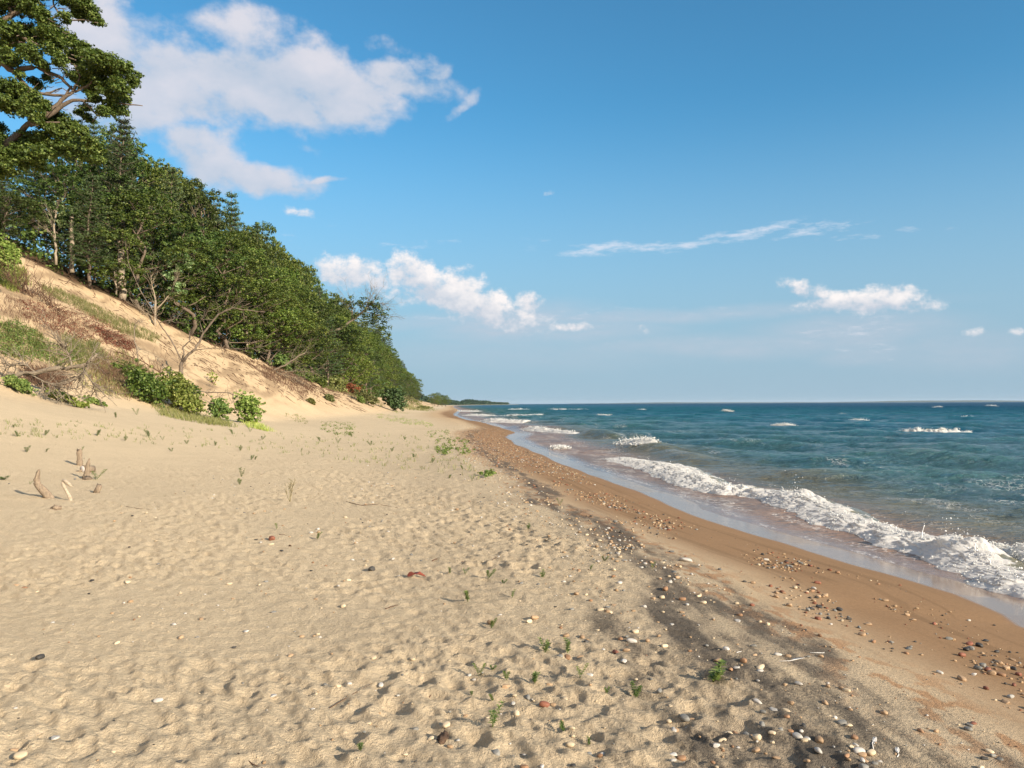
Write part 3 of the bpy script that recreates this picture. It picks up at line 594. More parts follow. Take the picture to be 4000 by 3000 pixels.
WC = [((933,432.5), 44, .95, 'broad whitecap standing alone far right on the lake'), ((856,420.5), 14, .5, 'rounded whitecap between the broad one and the lake centre'), ((783,426), 15, .3, 'flat broken whitecap on the middle of the lake'),
      ((727,412.4), 6, .6, 'bright small whitecap near the middle of the horizon'), ((604,416), 8, .4, 'low whitecap left of the lake centre'), ((843,414.5), 7, .35, 'thin whitecap behind the rounded one'),
      ((966,417), 9, .4, 'small whitecap near the right edge'), ((936,408), 3, .4, 'tiny whitecap under the horizon on the right'), ((640,410), 3.5, .5, 'tiny whitecap under the horizon, left of centre'), ((991,406.5), 4, .5, 'tiny far whitecap at the right edge of the horizon')]
for i, ((x, y), hw, hh_, lab) in enumerate(WC):
    dist = 2*F/(y-403); wv_ = np.clip(hw*dist/F*(.16 if hw < 30 else .3), .5, 4)
    small_wave([(x-hw, y), (x-hw*.3, y+.25*hw/20), (x+hw*.4, y+.3*hw/20), (x+hw, y+.1)], wv_, hh_*.40, .95, 500+7*i, lab, name='whitecap', group='whitecaps on the lake', res=max(.05, dist/900), nt_=26, tail=.6, rough=1.1)

# far shore across the lake and haze
Xs = np.linspace(900, 9500, 160); g = Geo()
zz = 22*fbm(Xs*.0006, Xs*0, 4, 601)*sstep(900, 2500, Xs)*sstep(9600, 8000, Xs)+2
Vb = np.stack([Xs, 12000+0*Xs, 0*Xs-3], 1); Vt = np.stack([Xs, 12300+0*Xs, zz*1.6], 1); Vk = np.stack([Xs, 13200+0*Xs, 0*Xs-3], 1)
g.add(np.stack([Vb, Vt, Vk], 1).reshape(-1, 3), grid_faces(160, 3)); tag(g.build('distant_hills', mat_noise('hill_woods', (.03, .05, .03), (.05, .07, .04), .01)), kind='structure')
g = Geo(); a, b, z0, z1 = -15000, 15000, -6, 48
V = [(x, y, z) for z in (z0, z1) for y in (a, b) for x in (a, b)]
g.add(V, [(0,2,3,1),(4,5,7,6),(0,1,5,4),(2,6,7,3),(0,4,6,2),(1,3,7,5)])
t = NT('haze_air'); pv = t.n('ShaderNodeVolumePrincipled'); pv.inputs['Color'].default_value = (.72, .85, 1.0, 1); pv.inputs['Density'].default_value = .00003; pv.inputs['Anisotropy'].default_value = 0.0
t.l(pv.outputs[0], t.out.inputs['Volume']); hz = g.build('haze', t.m); tag(hz, kind='stuff')
# ================================================================== TREES
def randdir(n, up=0.0):
    q = rng.normal(size=(n, 3)); q[:, 2] += up; return q/np.linalg.norm(q, axis=1)[:, None]
def foliage(g, cen, rad, per, a, b, up=.8, flat=.6, jitter=0.35):
    """leafy tufts: each centre gets `per` leaves spread in a flattened ball, facing outward and up"""
    cen = np.asarray(cen, float); n = len(cen); rad = np.broadcast_to(np.asarray(rad, float), (n,))
    d = randdir(n*per, .25); r = rng.random(n*per)**.5
    c = np.repeat(cen, per, 0); rr = np.repeat(rad, per)[:, None]
    pos = c+d*rr*r[:, None]*np.array([1, 1, flat])
    nr = d*.75+np.array([0, 0, up])+rng.normal(size=d.shape)*jitter
    s = rng.uniform(.7, 1.3, n*per); g.leaves(pos, nr, a*s, b*s)
def wobble(a, b, n, k):
    """a crooked line from a to b"""
    a = np.asarray(a, float); b = np.asarray(b, float); t_ = np.linspace(0, 1, n)[:, None]; L = np.linalg.norm(b-a)
    w_ = np.cumsum(rng.normal(size=(n, 3)), 0)*k*L/n; w_ -= w_[:1]+(w_[-1:]-w_[:1])*t_; return a*(1-t_)+b*t_+w_
def broadleaf(seed, Hh=14, Rr=4.6, base=.28, nl=18, per=24, leaf=.132, dens=42, lean=.0):
    global rng; rng = np.random.default_rng(seed)
    gt = Geo(); gc = Geo(); top = np.array([lean*Hh, 0, Hh*.9]); tr = wobble((0, 0, -.6), top, 12, .35)
    gt.tube(tr, np.linspace(.20, .035, 12)*Hh/14, 8)
    C_ = []
    for i in range(nl):
        f = (i+.5)/nl; h = base+(1-base)*f**.85; a = i*2.4+rng.uniform(-.5, .5)
        prof = math.sin(PI*min(1, (h-base)/(1-base)*.80+.20))**.7
        rad = Rr*prof*rng.uniform(.62, 1.0); lc = np.array([lean*Hh*h+rad*math.cos(a), rad*math.sin(a), Hh*h*.97-rng.uniform(0, .8)])
        j = np.interp(max(.12, h-.22), np.linspace(0, .9, 12), np.arange(12)); p0 = tr[int(j)]
        br = wobble(p0, lc+np.array([0, 0, -.2]), 7, .3); gt.tube(br, np.linspace(.075, .02, 7)*Hh/14, 5)
        lr = rng.uniform(1.15, 1.9)*Rr/4.6
        q = randdir(int(dens*lr*lr/2), .55); cc = lc+q*lr*rng.uniform(.62, 1.06, (len(q), 1))*np.array([1.12, 1.12, .72]); C_.append(cc)
        for k in range(4):
            e = cc[rng.integers(len(cc))]; gt.tube(wobble(br[4], e, 5, .3), np.linspace(.028, .008, 5), 4)
    C_ = np.vstack(C_); foliage(gc, C_, rng.uniform(.18, .42, len(C_)), per, leaf*.70, leaf*.50, up=.28, flat=.75, jitter=.22)
    return gt, gc
def pine(seed, Hh=16, Rr=3.6, base=.18, step=.62, per=12):
    global rng; rng = np.random.default_rng(seed)
    gt = Geo(); gc = Geo(); tr = wobble((0, 0, -.6), (.3, .1, Hh), 14, .10); gt.tube(tr, np.linspace(.19, .02, 14), 8)
    z = Hh*base; C_ = []; rads_ = []
    while z < Hh*.985:
        f = (z/Hh-base)/(1-base); L = Rr*(1-f)**.75*rng.uniform(.75, 1.1)+.35; nb_ = 5; a0 = rng.uniform(0, 6.3)
        p0 = np.array([np.interp(z, tr[:, 2], tr[:, 0]), np.interp(z, tr[:, 2], tr[:, 1]), z])
        for k in range(nb_):
            a = a0+k*2*PI/nb_+rng.uniform(-.35, .35); l = L*rng.uniform(.55, 1.1); up = .10+.35*f
            e = p0+np.array([math.cos(a)*l, math.sin(a)*l, l*up]); br = wobble(p0, e, 5, .15); gt.tube(br, np.linspace(.035, .008, 5), 4)
            m = max(3, int(l*3.4)); q = np.linspace(.30, 1.0, m)[:, None]; cc = p0*(1-q)+e*q
            side = np.array([-math.sin(a), math.cos(a), 0]); cc = cc+side*rng.normal(size=(m, 1))*l*.17+np.array([0, 0, .06]); C_.append(cc); rads_ += [.36*(1-.3*abs(x-.6)) for x in q[:, 0]]
        z += step*rng.uniform(.8, 1.2)
    C_ = np.vstack(C_); foliage(gc, C_, np.array(rads_), per, .17, .035, up=.5, flat=.42, jitter=.7)
    return gt, gc
# silhouette of the woods against the sky, in pixels of a 1024 wide picture: how tall the trees must be where they stand
SILX = [-60, 0, 60, 100, 118, 128, 148, 185, 213, 245, 264, 282, 324, 347, 370, 389, 393, 407, 419, 430]
SILY = [170, 165, 135, 122, 112, 117, 134, 153, 160, 185, 204, 231, 259, 292, 310, 333, 356, 362, 386, 400]
def px_of(x, y, z):
    d = np.array([x, y, z-CAMZ]); f_ = d@_f; return 512+F*(d@_rt)/f_, 384-F*(d@_up)/f_
protos = []
for kind, args in (('oak', dict(seed=11)), ('oak', dict(seed=12, Rr=5.0, nl=19)), ('maple', dict(seed=13, base=.2, Rr=4.2)), ('maple', dict(seed=14, base=.34, nl=15)), ('low', dict(seed=15, base=.08, Rr=5.0, nl=18)), ('pine', dict(seed=21)), ('pine', dict(seed=22, Rr=4.2, base=.12)), ('pine', dict(seed=23, Rr=3.0, step=.55))):
    gt, gc = pine(**args) if kind == 'pine' else broadleaf(**args)
    protos.append((kind, gt, gc, 16 if kind == 'pine' else 14))
built = {}
def plant_tree(k, loc, height, rz, label, group, wid=1.0):
    kind, gt, gc, hh = protos[k]; nm = {'oak': 'oak_tree', 'maple': 'maple_tree', 'low': 'maple_tree', 'pine': 'pine_tree'}[kind]; cat = {'oak': 'oak', 'maple': 'maple', 'low': 'maple', 'pine': 'pine'}[kind]
    s = height/hh; sc = (s*wid, s*wid, s)
    if k not in built:
        r = empty(nm, loc, label, cat, group, rz, sc)
        a = gt.build('trunk', BARK, r, True); b = gc.build('crown', {'oak': OAK, 'maple': MAPLE, 'low': OAK, 'pine': PINE}[kind], r); built[k] = (r, [a, b]); return r
    r, kids = built[k]; return copy_tree(r, kids, loc, rz, sc, label, group)
_ord = ['first', 'second', 'third', 'fourth', 'fifth', 'sixth', 'seventh', 'eighth', 'ninth', 'tenth', 'eleventh', 'twelfth', 'thirteenth', 'fourteenth', 'fifteenth', 'sixteenth', 'seventeenth', 'eighteenth', 'nineteenth', 'twentieth']
def ordw(i):
    if i < 20: return _ord[i]
    tens = {2: 'twenty', 3: 'thirty', 4: 'forty', 5: 'fifty', 6: 'sixty'}[(i+1)//10] if (i+1)//10 in range(2, 7) else 'hundredth'
    return tens+('-'+_ord[(i+1) % 10-1] if (i+1) % 10 else 'th')
tr_rng = random.Random(5)
rowname = ['front row at the sand edge', 'second row of the woods', 'third row of the woods', 'top row against the sky']
cnt = {}
for row, offw in enumerate((1.8, 6.5, 12, 18.5)):
    vv = 36.5+row*1.5; i = 0
    while vv < 430:
        wc_v = float(np.interp(vv, _V, _WC)); vj = vv+tr_rng.uniform(-1, 1); wj = wc_v+offw+tr_rng.uniform(-1.1, 1.1)
        if vv > 250: wj = wc_v+offw*.6
        x, y = xy(vj, wj); z = zg(x, y); pxx, _ = px_of(x, y, z+8)
        far = vv/100
        if row == 0: k = tr_rng.choice([5, 6, 4, 2, 0, 4, 3, 6]) if vv < 190 else tr_rng.choice([5, 6, 7, 4, 5])
        else: k = tr_rng.choice(([5, 6, 1, 2, 6, 0] if row == 1 else [0, 5, 2, 3, 6, 1, 5, 7]) if vv < 240 else [5, 6, 7, 0, 5])
        hw = (2.4 if k >= 5 else 4.2)*F/vv*.05
        ty = float(np.interp(pxx+hw, SILX, SILY)); ztop = CAMZ+(404-ty)*y/F*1.0
        hgt = (ztop-z)*(1.0 if k < 5 else 1.04)
        cap = [13.5, 17, 21, 28][row] if vv > 60 else [10, 14, 17, 21][row]
        hgt = min(hgt*[.72, .9, .97, 1.0][row]*tr_rng.uniform(.86, 1.03), cap*tr_rng.uniform(.88, 1.05)); vis = -90 < pxx < 440
        if vis and hgt > 3.0:
            hgt = max(hgt, 3.5); kind = protos[k][0]; key = (row, kind); c_ = cnt[key] = cnt.get(key, 0)+1
            kn = {'oak': 'broad oak', 'maple': 'leafy maple', 'low': 'low spreading maple', 'pine': 'dark layered pine'}[kind]
            lab = f'{kn}, {ordw(c_-1)} from the near end, {rowname[row]}'
            plant_tree(k, (x, y, z), hgt, tr_rng.uniform(0, 6.28), lab, 'woods on the dune', wid=np.clip(1.15*14/max(hgt, 6), .8, 1.5) if k < 5 else np.clip(16/max(hgt, 7)*.95, .75, 1.4))
        vv += max(5.2, .058*vv)*tr_rng.uniform(.85, 1.1); i += 1

# the tall pine that tops the near woods, and the two trunks standing free at the sand edge
def lone(k, px_, py_base, top_y, label, wid=1.0, dep=None):
    p = gp(px_, py_base) if dep is None else None
    if dep is not None: q = at_depth(px_, py_base, dep); p = np.array([q[0], q[1], zg(q[0], q[1])])
    h = CAMZ+(404-top_y)*p[1]/F-p[2]; return plant_tree(k, p, h, 1.0, label, 'woods on the dune', wid)
lone(7, 118, 292, 114, 'tall slender pine with a blue green pointed top beside the overhanging oak', 1.1, dep=74)
def bare(name, polys, radii, mat, label, cat, twigs=40, tl=.8, seed=1, dep=None, group=None, tuft=None, tw=1.0, tr_=.28, tn=7):
    """polys: lists of pixels (x, y[, extra depth]); the first point of the first one stands on the ground"""
    global rng; rng = np.random.default_rng(seed)
    b0 = gp(*polys[0][0][:2]) if dep is None else at_depth(*polys[0][0][:2], dep); D = b0[1]; g = Geo(); W_ = []; th = Geo()
    r = empty(name, b0, label, cat, group)
    for pl, (ra, rb) in zip(polys, radii):
        pts = np.array([at_depth(p[0], p[1], D+(p[2] if len(p) > 2 else 0)) for p in pl])-b0
        t_ = np.linspace(0, len(pts)-1, len(pts)*4-3); P_ = np.stack([np.interp(t_, np.arange(len(pts)), pts[:, i]) for i in range(3)], 1)
        P_[1:-1] += rng.normal(size=(len(P_)-2, 3))*ra*.25
        if pl is polys[0]: P_[0, 2] -= .25
        g.tube(P_, np.linspace(ra, rb, len(P_)), 7); W_.append((P_, ra))
    for k in range(twigs):
        P_, ra = W_[rng.integers(len(W_))]; j = rng.integers(len(P_)//3, len(P_)); p = P_[j]; d = P_[min(j+1, len(P_)-1)]-P_[max(j-1, 0)]; d /= np.linalg.norm(d)+1e-9
        q = d*.6+randdir(1, .2)[0]*.9; l = tl*rng.uniform(.4, 1.1); e = p+q*l; br = wobble(p, e, 6, .25); th.tube(br, np.linspace(.018, .007, 6)*tw, 4, False)
        for _ in range(3):
            s0 = br[rng.integers(2, 6)]; th.tube(wobble(s0, s0+(q*.5+randdir(1)[0]*.8)*l*.5, 4, .25), np.array([.009, .008, .007, .005])*tw, 3, False)
    g.build('trunk', mat, r, True)
    if twigs: th.build('twigs', mat, r)
    if tuft:
        gc = Geo(); cc = []
        for (x_, y_) in tuft: cc.append(at_depth(x_, y_, D+rng.uniform(-.5, .5))-b0)
        cc = np.array(cc); cc = np.repeat(cc, tn, 0)+rng.normal(size=(len(cc)*tn, 3))*tr_; foliage(gc, cc, tr_, 16, .10*max(1, tr_/.4), .07*max(1, tr_/.4)); gc.build('crown', PALE if 'pale' in label else OAK, r)
    return r
bare('dead_tree', [[(179.6,383),(181,370),(182,362)], [(182,362),(189,354),(195,350),(203.6,333),(218,314),(233,308),(246,310),(265,312)], [(182,362),(184,352),(183,347),(190,341),(189,333)], [(182,362),(175,347),(167,334),(159,323),(153.6,312),(140,290),(128,262),(127,250)], [(159,323),(170,320),(178,318)], [(195,350),(215,348),(240,349),(262,347)], [(203,334),(200,322),(207,312)]],
     [(.15, .11), (.10, .025), (.06, .025), (.05, .015), (.025, .01), (.025, .01), (.025, .01)], DARKDEAD, 'bare forked dead tree standing in the sand slope above the leafy bush', 'dead tree', 70, 1.1, 31)
bare('dead_tree', [[(247,351),(246.6,330),(246.6,311)], [(246.6,311),(250,304),(257.5,291),(263,283)], [(247,335),(256,327),(262,323)], [(246,318),(238,309),(230,306)]], [(.13, .10), (.09, .03), (.04, .015), (.03, .01)], PALEBARK, 'pale trunked leafless tree at the top edge of the sand', 'dead tree', 80, 1.3, 32)
bare('dead_tree', [[(155,326),(155,315),(155.5,300)], [(155.5,310),(165,300),(172,291),(176,280)], [(155.5,300),(152,285),(150,270)], [(155,318),(145,312),(138,309)]], [(.12, .09), (.07, .02), (.06, .015), (.04, .01)], PALEBARK, 'small pale leaved tree with bare lower branches', 'tree', 90, 1.1, 33,
     tuft=[(165,262),(172,258),(178,255),(185,257),(190,262),(168,272),(174,270),(176,282),(180,287),(172,292),(183,292),(187,254)])
bare('tree_stump', [[(222.5,347),(222.8,342),(223,337)]], [(.22, .17)], PALEBARK, 'broken tree stump at the sand edge right of the bare forked tree', 'stump', 0, seed=34)
bare('fallen_tree', [[(272,371),(285,365),(296,358),(305,353)], [(280,372),(300,371),(312,372)], [(272,371),(290,376),(305,384)]], [(.12, .06), (.05, .02), (.05, .02)], DEADWOOD, 'grey tree trunk fallen against the green trees at the sand edge', 'fallen tree', 70, 1.6, 35)
bare('pine_tree', [[(72,270),(72,255),(72,240),(71,215)]], [(.21, .17)], PALEBARK, 'orange barked pine trunk standing free at the sand edge', 'pine', 0, seed=36, tuft=[(66,222),(72,216),(78,222),(70,208),(80,214),(62,214)])
bare('pine_tree', [[(122,297),(122,284),(121,270),(121,250)]], [(.36, .28)], PALEBARK, 'thick grey barked pine trunk at the sand edge', 'pine', 0, seed=37, tuft=[(112,262),(120,256),(130,262),(105,268),(137,270),(124,249)])
bare('dead_tree', [[(116,292),(115.5,280),(114,268)]], [(.10, .07)], PALEBARK, 'thin pale trunk standing left of the thick pine trunk', 'dead tree', 14, 1.0, 38)
bare('dead_tree', [[(56,262),(55.5,245),(54,228),(56,210)], [(55,238),(48,230),(44,228)]], [(.12, .06), (.04, .015)], PALEBARK, 'thin crooked pale trunk left of the orange pine trunk', 'dead tree', 24, 1.3, 39, tuft=[(50,215),(58,205),(64,212),(60,222),(46,224)])
bare('dead_tree', [[(94.5,280),(95,262),(94.5,243)]], [(.10, .07)], BARK, 'thin dark trunk between the two pine trunks', 'dead tree', 16, 1.0, 40)
bare('leaning_tree', [[(325,336),(338,330),(352,320),(364,311),(372,303),(377,296)], [(352,320),(352,310),(349,303)], [(364,311),(374,314),(383,316)], [(372,303),(380,303),(385,305)], [(364,311),(369,300),(374,292)]], [(.26, .05), (.10, .03), (.08, .03), (.06, .02), (.07, .02)], DEADWOOD,
     'thin crowned tree with bare limbs leaning out from the far woods', 'tree', 110, 2.6, 41, dep=122, tw=1.3, tr_=.6, tn=9, tuft=[(346,306),(352,303),(358,304),(364,303),(370,301),(374,304),(379,309),(383,315),(376,318),(386,322),(388,333),(384,329),(368,312),(360,312),(372,322)])
# grey roots and stems scattered along the sand edge under the trees
g = Geo()
for i in range(330):
    v_ = rng.uniform(44, 150)**1.0; w_ = float(np.interp(v_, _V, _WC))+rng.uniform(-1.6, 1.4); x, y = xy(v_, w_); l = rng.uniform(.5, 2.2); a = rng.uniform(-1, 1)
    d = np.array([math.sin(a)*l, math.cos(a)*l*.6, 0]); e = np.array([x+d[0], y+d[1], 0]); z, ez = H(np.array([x, e[0]]), np.array([y, e[1]]), False); e[2] = ez+rng.uniform(.05, .5); z = z+.05; g.tube(wobble((x, y, z), e, 6, .25), np.linspace(.03, .012, 6), 4)
tag(g.build('roots', BROWNTWIG), 'tangled dark roots and dead stems along the top edge of the sand', 'roots', kind='stuff')

# ------------------------------------------------------------------ the oak that leans in from the left
rng = np.random.default_rng(51); D = 38.0
def P3(x, y, dd=0): return at_depth(x, y, D+dd)
base = P3(-150, 235, 3); base[2] = zg(base[0], base[1]); r = empty('oak_tree', base, 'big overhanging oak with long bare limbs at the top left', 'oak')
g = Geo()
def limb(pts, ra, rb):
    P_ = np.array([P3(*p) for p in pts])-base; t_ = np.linspace(0, len(P_)-1, len(P_)*4-3); Q_ = np.stack([np.interp(t_, np.arange(len(P_)), P_[:, i]) for i in range(3)], 1); Q_ = Q_+rng.normal(size=Q_.shape)*ra*.12; g.tube(Q_, np.linspace(ra, rb, len(Q_)), 8); return Q_
bl = limb([(-150,235,3),(-110,215,2),(-60,190,1),(0,150,0),(12,139,0),(29,124,0),(38,124,0)], .30, .10)
bl[0, 2] -= .5
for pts, ra, rb in ([(-60,190,1),(-50,140,1),(-30,95,1),(0,62,0),(12,70,0),(40,68,0),(62,78,.3),(75,92,0)], .26, .05), ([(12,70,0),(30,90,0),(42,94,0),(65,96,0),(72,86,0)], .10, .05), ([(29,124,0),(50,112,0),(62,100,0),(72,92,0),(80,76,0),(74,64,0)], .13, .04), \
    ([(45,118,0),(62,106,0),(72,100.5,0),(104,100.5,0),(124,104,0),(143,105.5,0)], .12, .02), ([(-30,95,1),(-20,40,1),(5,20,0),(14,14,0),(28,8,0),(40,-6,0)], .20, .07), ([(14,14,0),(8,6,0),(10,-10,0)], .08, .05), ([(-10,30,1),(20,36,0),(52,52,0),(76,60,0)], .10, .03),\
    ([(48,20,0),(60,15,0),(70,20,0),(86,20,0),(98,23,0)], .06, .02), ([(60,15,0),(54,6,0),(52,-4,0)], .05, .03), ([(82,100,0),(92,110,0),(98,116,0),(92,122,0)], .05, .02), ([(42,94,0),(52,92,0),(56,90,0),(62,88,0)], .05, .03), ([(29,124,0),(60,122,0)], .10, .03), ([(75,92,0),(90,84,0),(100,72,0),(112,66,0)], .06, .02):
    limb(pts, ra, rb)
for k in range(120):
    x0, y0 = rng.uniform(0, 100), rng.uniform(0, 118); x0 = x0 if y0 > 52 else x0*.6; a = rng.uniform(-.9, .9); l = rng.uniform(6, 16); limb([(x0, y0, rng.uniform(-.6, .6)), (x0+l*.6, y0+l*.5*a, 0), (x0+l, y0+l*.8*a-2, 0)], .022, .008)
trunk = g.build('trunk', BARK, r, True)
LOB = [(-14,-4,20),(12,3,13),(26,-6,13),(30,10,10),(40,16,9),(50,24,7),(64,-2,10),(76,2,11),(86,8,9),(94,17,6),(80,14,8),(66,18,5),(100,22,3),
       (-12,45,18),(6,30,12),(12,40,12),(24,30,10),(36,36,11),(48,33,10),(58,42,9),(68,38,8),(78,47,9),(88,51,9),(96,58,9),(70,55,8),(50,50,8),(30,52,10),(10,58,11),
       (92,70,12),(104,62,9),(114,64,9),(124,68,8),(131,75,7),(134,83,5),(112,76,10),(100,82,11),(88,86,10),(76,76,9),(118,88,9),(108,96,8),(122,97,6),(94,97,6),(76,62,7),(60,62,7),(42,64,7),(112,108,9),(102,112,6),(120,110,6),(86,108,4),(80,112,3),(90,118,4),(32,80,4),(40,86,4),(20,74,3),(46,78,3),
       (-14,90,16),(4,86,10),(16,88,9),(26,96,9),(36,102,10),(46,108,9),(54,116,8),(20,106,12),(6,104,13),(34,116,9),(64,122,8),(72,127,8),(82,133,8),(90,142,7),(70,137,9),(56,132,9),(48,124,9),(96,150,6),(100,160,5),(42,138,9),(28,140,8),
       (88,155,9),(76,150,9),(60,148,10),(44,152,9),(16,160,11),(30,160,11),(0,170,12),(-10,140,14),(4,146,12),(18,142,9),(8,158,13),(-12,160,16),(-6,126,9),(14,152,11),(24,150,10)]
cc = []
for (x, y, pr) in LOB:
    n = int(pr*pr*.40)+4; q = randdir(n, .1)*rng.uniform(.8, 1.25, (n, 1)); c = P3(x, y, rng.uniform(-1.2, 1.2))-base; m = pr*D/F; cc.append(c+q*m*rng.uniform(.3, 1.0, (n, 1))*np.array([1, 1.6, .8]))
cc = np.vstack(cc); gc = Geo(); foliage(gc, cc, rng.uniform(.14, .34, len(cc)), 44, .062, .042, up=.45, flat=.6); gc.build('crown', NEAROAK, r)

# ------------------------------------------------------------------ bushes and ground plants
def bush(name, px_, pyb, wpx, hpx, mat, label, cat, leaf=.05, n=260, per=12, seed=1, stems=8, group=None, flat=.8, smat=None, depth=1.0, tuft=.14):
    global rng; rng = np.random.default_rng(seed); p = gp_many([px_], [pyb])[0]; s = p[1]/F; rw, hh_ = wpx*s/2, hpx*s
    r = empty(name, p, label, cat, group); q = randdir(n, .25); rr_ = rng.random((n, 1))**.4*.98
    c = q*rr_*np.array([rw, rw*depth, hh_*.5]); lump = .55+.75*vn(q[:, 0]*2.6+seed, q[:, 1]*2.6+q[:, 2]*2.6, seed); sh = rng.random(n) < .26; c[sh] *= rng.uniform(1.05, 1.55, (int(sh.sum()), 1)); c *= lump[:, None]; c[:, 2] += hh_*.48
    dz = H(p[0]+c[:, 0], p[1]+c[:, 1])-p[2]; c[:, 2] = c[:, 2]*flat+dz*.95+.02
    g = Geo(); foliage(g, c, tuft*min(1.2, max(.35, rw/.9))*rng.uniform(.6, 1.3, len(c)), per, leaf, leaf*.62, up=.25)
    if stems:
        s_ = Geo()
        for k in range(stems):
            e = c[rng.integers(n)]; st_ = wobble((e[0]*.25, e[1]*.25, -.08), e, 6, .2); s_.tube(st_, np.linspace(.018, .006, 6), 4)
        s_.build('stems', smat or BROWNTWIG, r)
    g.build('foliage', mat, r); return r
bush('maple_bush', 178, 410, 46, 44, YELL, 'dense bright green leafy bush at the foot of the dune', 'bush', .07, 460, 12, 61, 14, tuft=.17)
bush('maple_bush', 190, 414, 30, 24, YELL, 'yellow green leafy clump at the front of the dense bush', 'bush', .065, 220, 12, 62, 8, tuft=.17)
bush('maple_bush', 148, 402, 44, 38, OAK, 'dark green bush left of the dense bright bush', 'bush', .07, 340, 14, 63, 12, tuft=.2)
bush('maple_bush', 136, 385, 34, 26, OLIVE, 'grey green grassy bush uphill of the dark bush', 'bush', .06, 240, 12, 64, 12)
bush('maple_bush', 190, 393, 24, 12, MAPLE, 'low dark leaves at the base of the dead tree', 'bush', .07, 120, 12, 65, 6)
bush('leafy_shrub', 219, 420, 25, 28, SEED, 'small upright shrub between the dense bush and the yellow green shrub', 'shrub', .06, 230, 12, 66, 9, tuft=.15)
bush('leafy_shrub', 248, 423, 28, 38, YELL, 'tall yellow green shrub standing alone at the dune foot', 'shrub', .065, 330, 12, 67, 12, tuft=.16)
bush('leafy_shrub', 213, 384, 11, 16, YELL, 'tiny reddish stemmed shrub on the open sand slope', 'shrub', .05, 60, 10, 68, 8, tuft=.1)
bush('vine_mat', 18, 391, 28, 14, SEED, 'rounded green mound of vines under the fallen log', 'plant', .045, 260, 12, 69, 0, flat=.9, tuft=.15)
bush('vine_mat', 62, 401, 26, 11, YELL, 'yellow green creeping mat below the grey log', 'plant', .05, 200, 12, 70, 0, flat=.7, tuft=.13)
bush('vine_mat', 80, 408, 16, 8, YELL, 'small creeping mat lowest of the three mats', 'plant', .05, 130, 10, 71, 0, flat=.7, tuft=.12)
bush('vine_mat', 95, 404, 20, 7, SEED, 'creeping mat right of the yellow green mats', 'plant', .05, 150, 10, 72, 0, flat=.7, tuft=.12)
bush('juniper_bush', 394, 411, 21, 27, PINE, 'dark green juniper bush at the far foot of the dune', 'juniper', .16, 420, 14, 73, 6, tuft=.3)
bush('cedar_bush', 5, 272, 24, 42, YELL, 'yellow green cedar bush at the left edge on top of the sand', 'cedar', .10, 330, 14, 74, 8, tuft=.25)
for i, (a, b, c, d, mt, lb) in enumerate([(336,390,26,18,OLIVE,'olive brown bush at the sand edge below the leaning tree'),(352,394,26,16,RUST,'brownish bush left of the sand scar'),(366,404,26,16,OLIVE,'grey green bush below the sand scar'),(372,388,22,18,OAK,'green bush above the sand scar'),
        (412,404,22,9,OLIVE,'grassy hummock right of the juniper'),(318,384,14,12,OAK,'dark bush hanging over the eroded sand lip'),(306,376,16,14,OAK,'green bush under the fallen trunk'),(330,401,8,7,OLIVE,'small tuft on the lower slope'),(312,404,6,6,OLIVE,'little tuft left of the small lower slope tuft'),(361,403,6,8,SEED,'small cone shaped sprout on the far slope'),(424,409,14,4,OLIVE,'low grassy strip beyond the juniper'),
        (250,357,8,7,SEED,'little dark green shrub at the foot of the pale leafless tree'),(283,366,16,18,SEED,'green undergrowth clump between the leafless tree and the fallen trunk'),(296,372,14,14,OAK,'dark undergrowth clump by the fallen trunk'),(395,399,14,16,OAK,'dark undergrowth behind the juniper')]):
    bush('slope_shrub', a, b, c, d, mt, lb, 'shrub', .13, 170, 12, 80+i, 5, group='shrubs along the dune edge', tuft=.25)
# undergrowth filling the gap beneath the crowns
rng = np.random.default_rng(91); g = Geo(); cc = []
for i in range(9500):
    v_ = 34+rng.random()**1.4*300; dw = rng.uniform(1.0, 20); w_ = float(np.interp(v_, _V, _WC))+dw; x, y = xy(v_, w_); cc.append((x, y, rng.random()**1.2*(2.2+.28*dw)))
for i in range(2200):
    v_ = rng.uniform(36, 66); dw = rng.uniform(3, 15); w_ = float(np.interp(v_, _V, _WC))+dw; x, y = xy(v_, w_); cc.append((x, y, rng.random()*7.5))
cc = np.array(cc); cc[:, 2] += H(cc[:, 0], cc[:, 1]); foliage(g, cc, .55, 14, .15, .10); tag(g.build('undergrowth', MAPLE), 'shaded green undergrowth between the trunks', 'undergrowth', kind='stuff')
def slope_pts(poly, n, seed):
    """points on the ground inside a picture-space outline, seen as where they stand on the slope"""
    r_ = random.Random(seed); xs = [p[0] for p in poly]; ys = [p[1] for p in poly]; out = []
    def inside(x, y):
        c = False
        for i in range(len(poly)):
            x1, y1 = poly[i]; x2, y2 = poly[i-1]
            if (y1 > y) != (y2 > y) and x < (x2-x1)*(y-y1)/(y2-y1)+x1: c = not c
        return c
    while len(out) < n:
        x, y = r_.uniform(min(xs), max(xs)), r_.uniform(min(ys), max(ys))
        if inside(x, y): out.append((x, y))
    out = np.array(out); return gp_many(out[:, 0], out[:, 1])
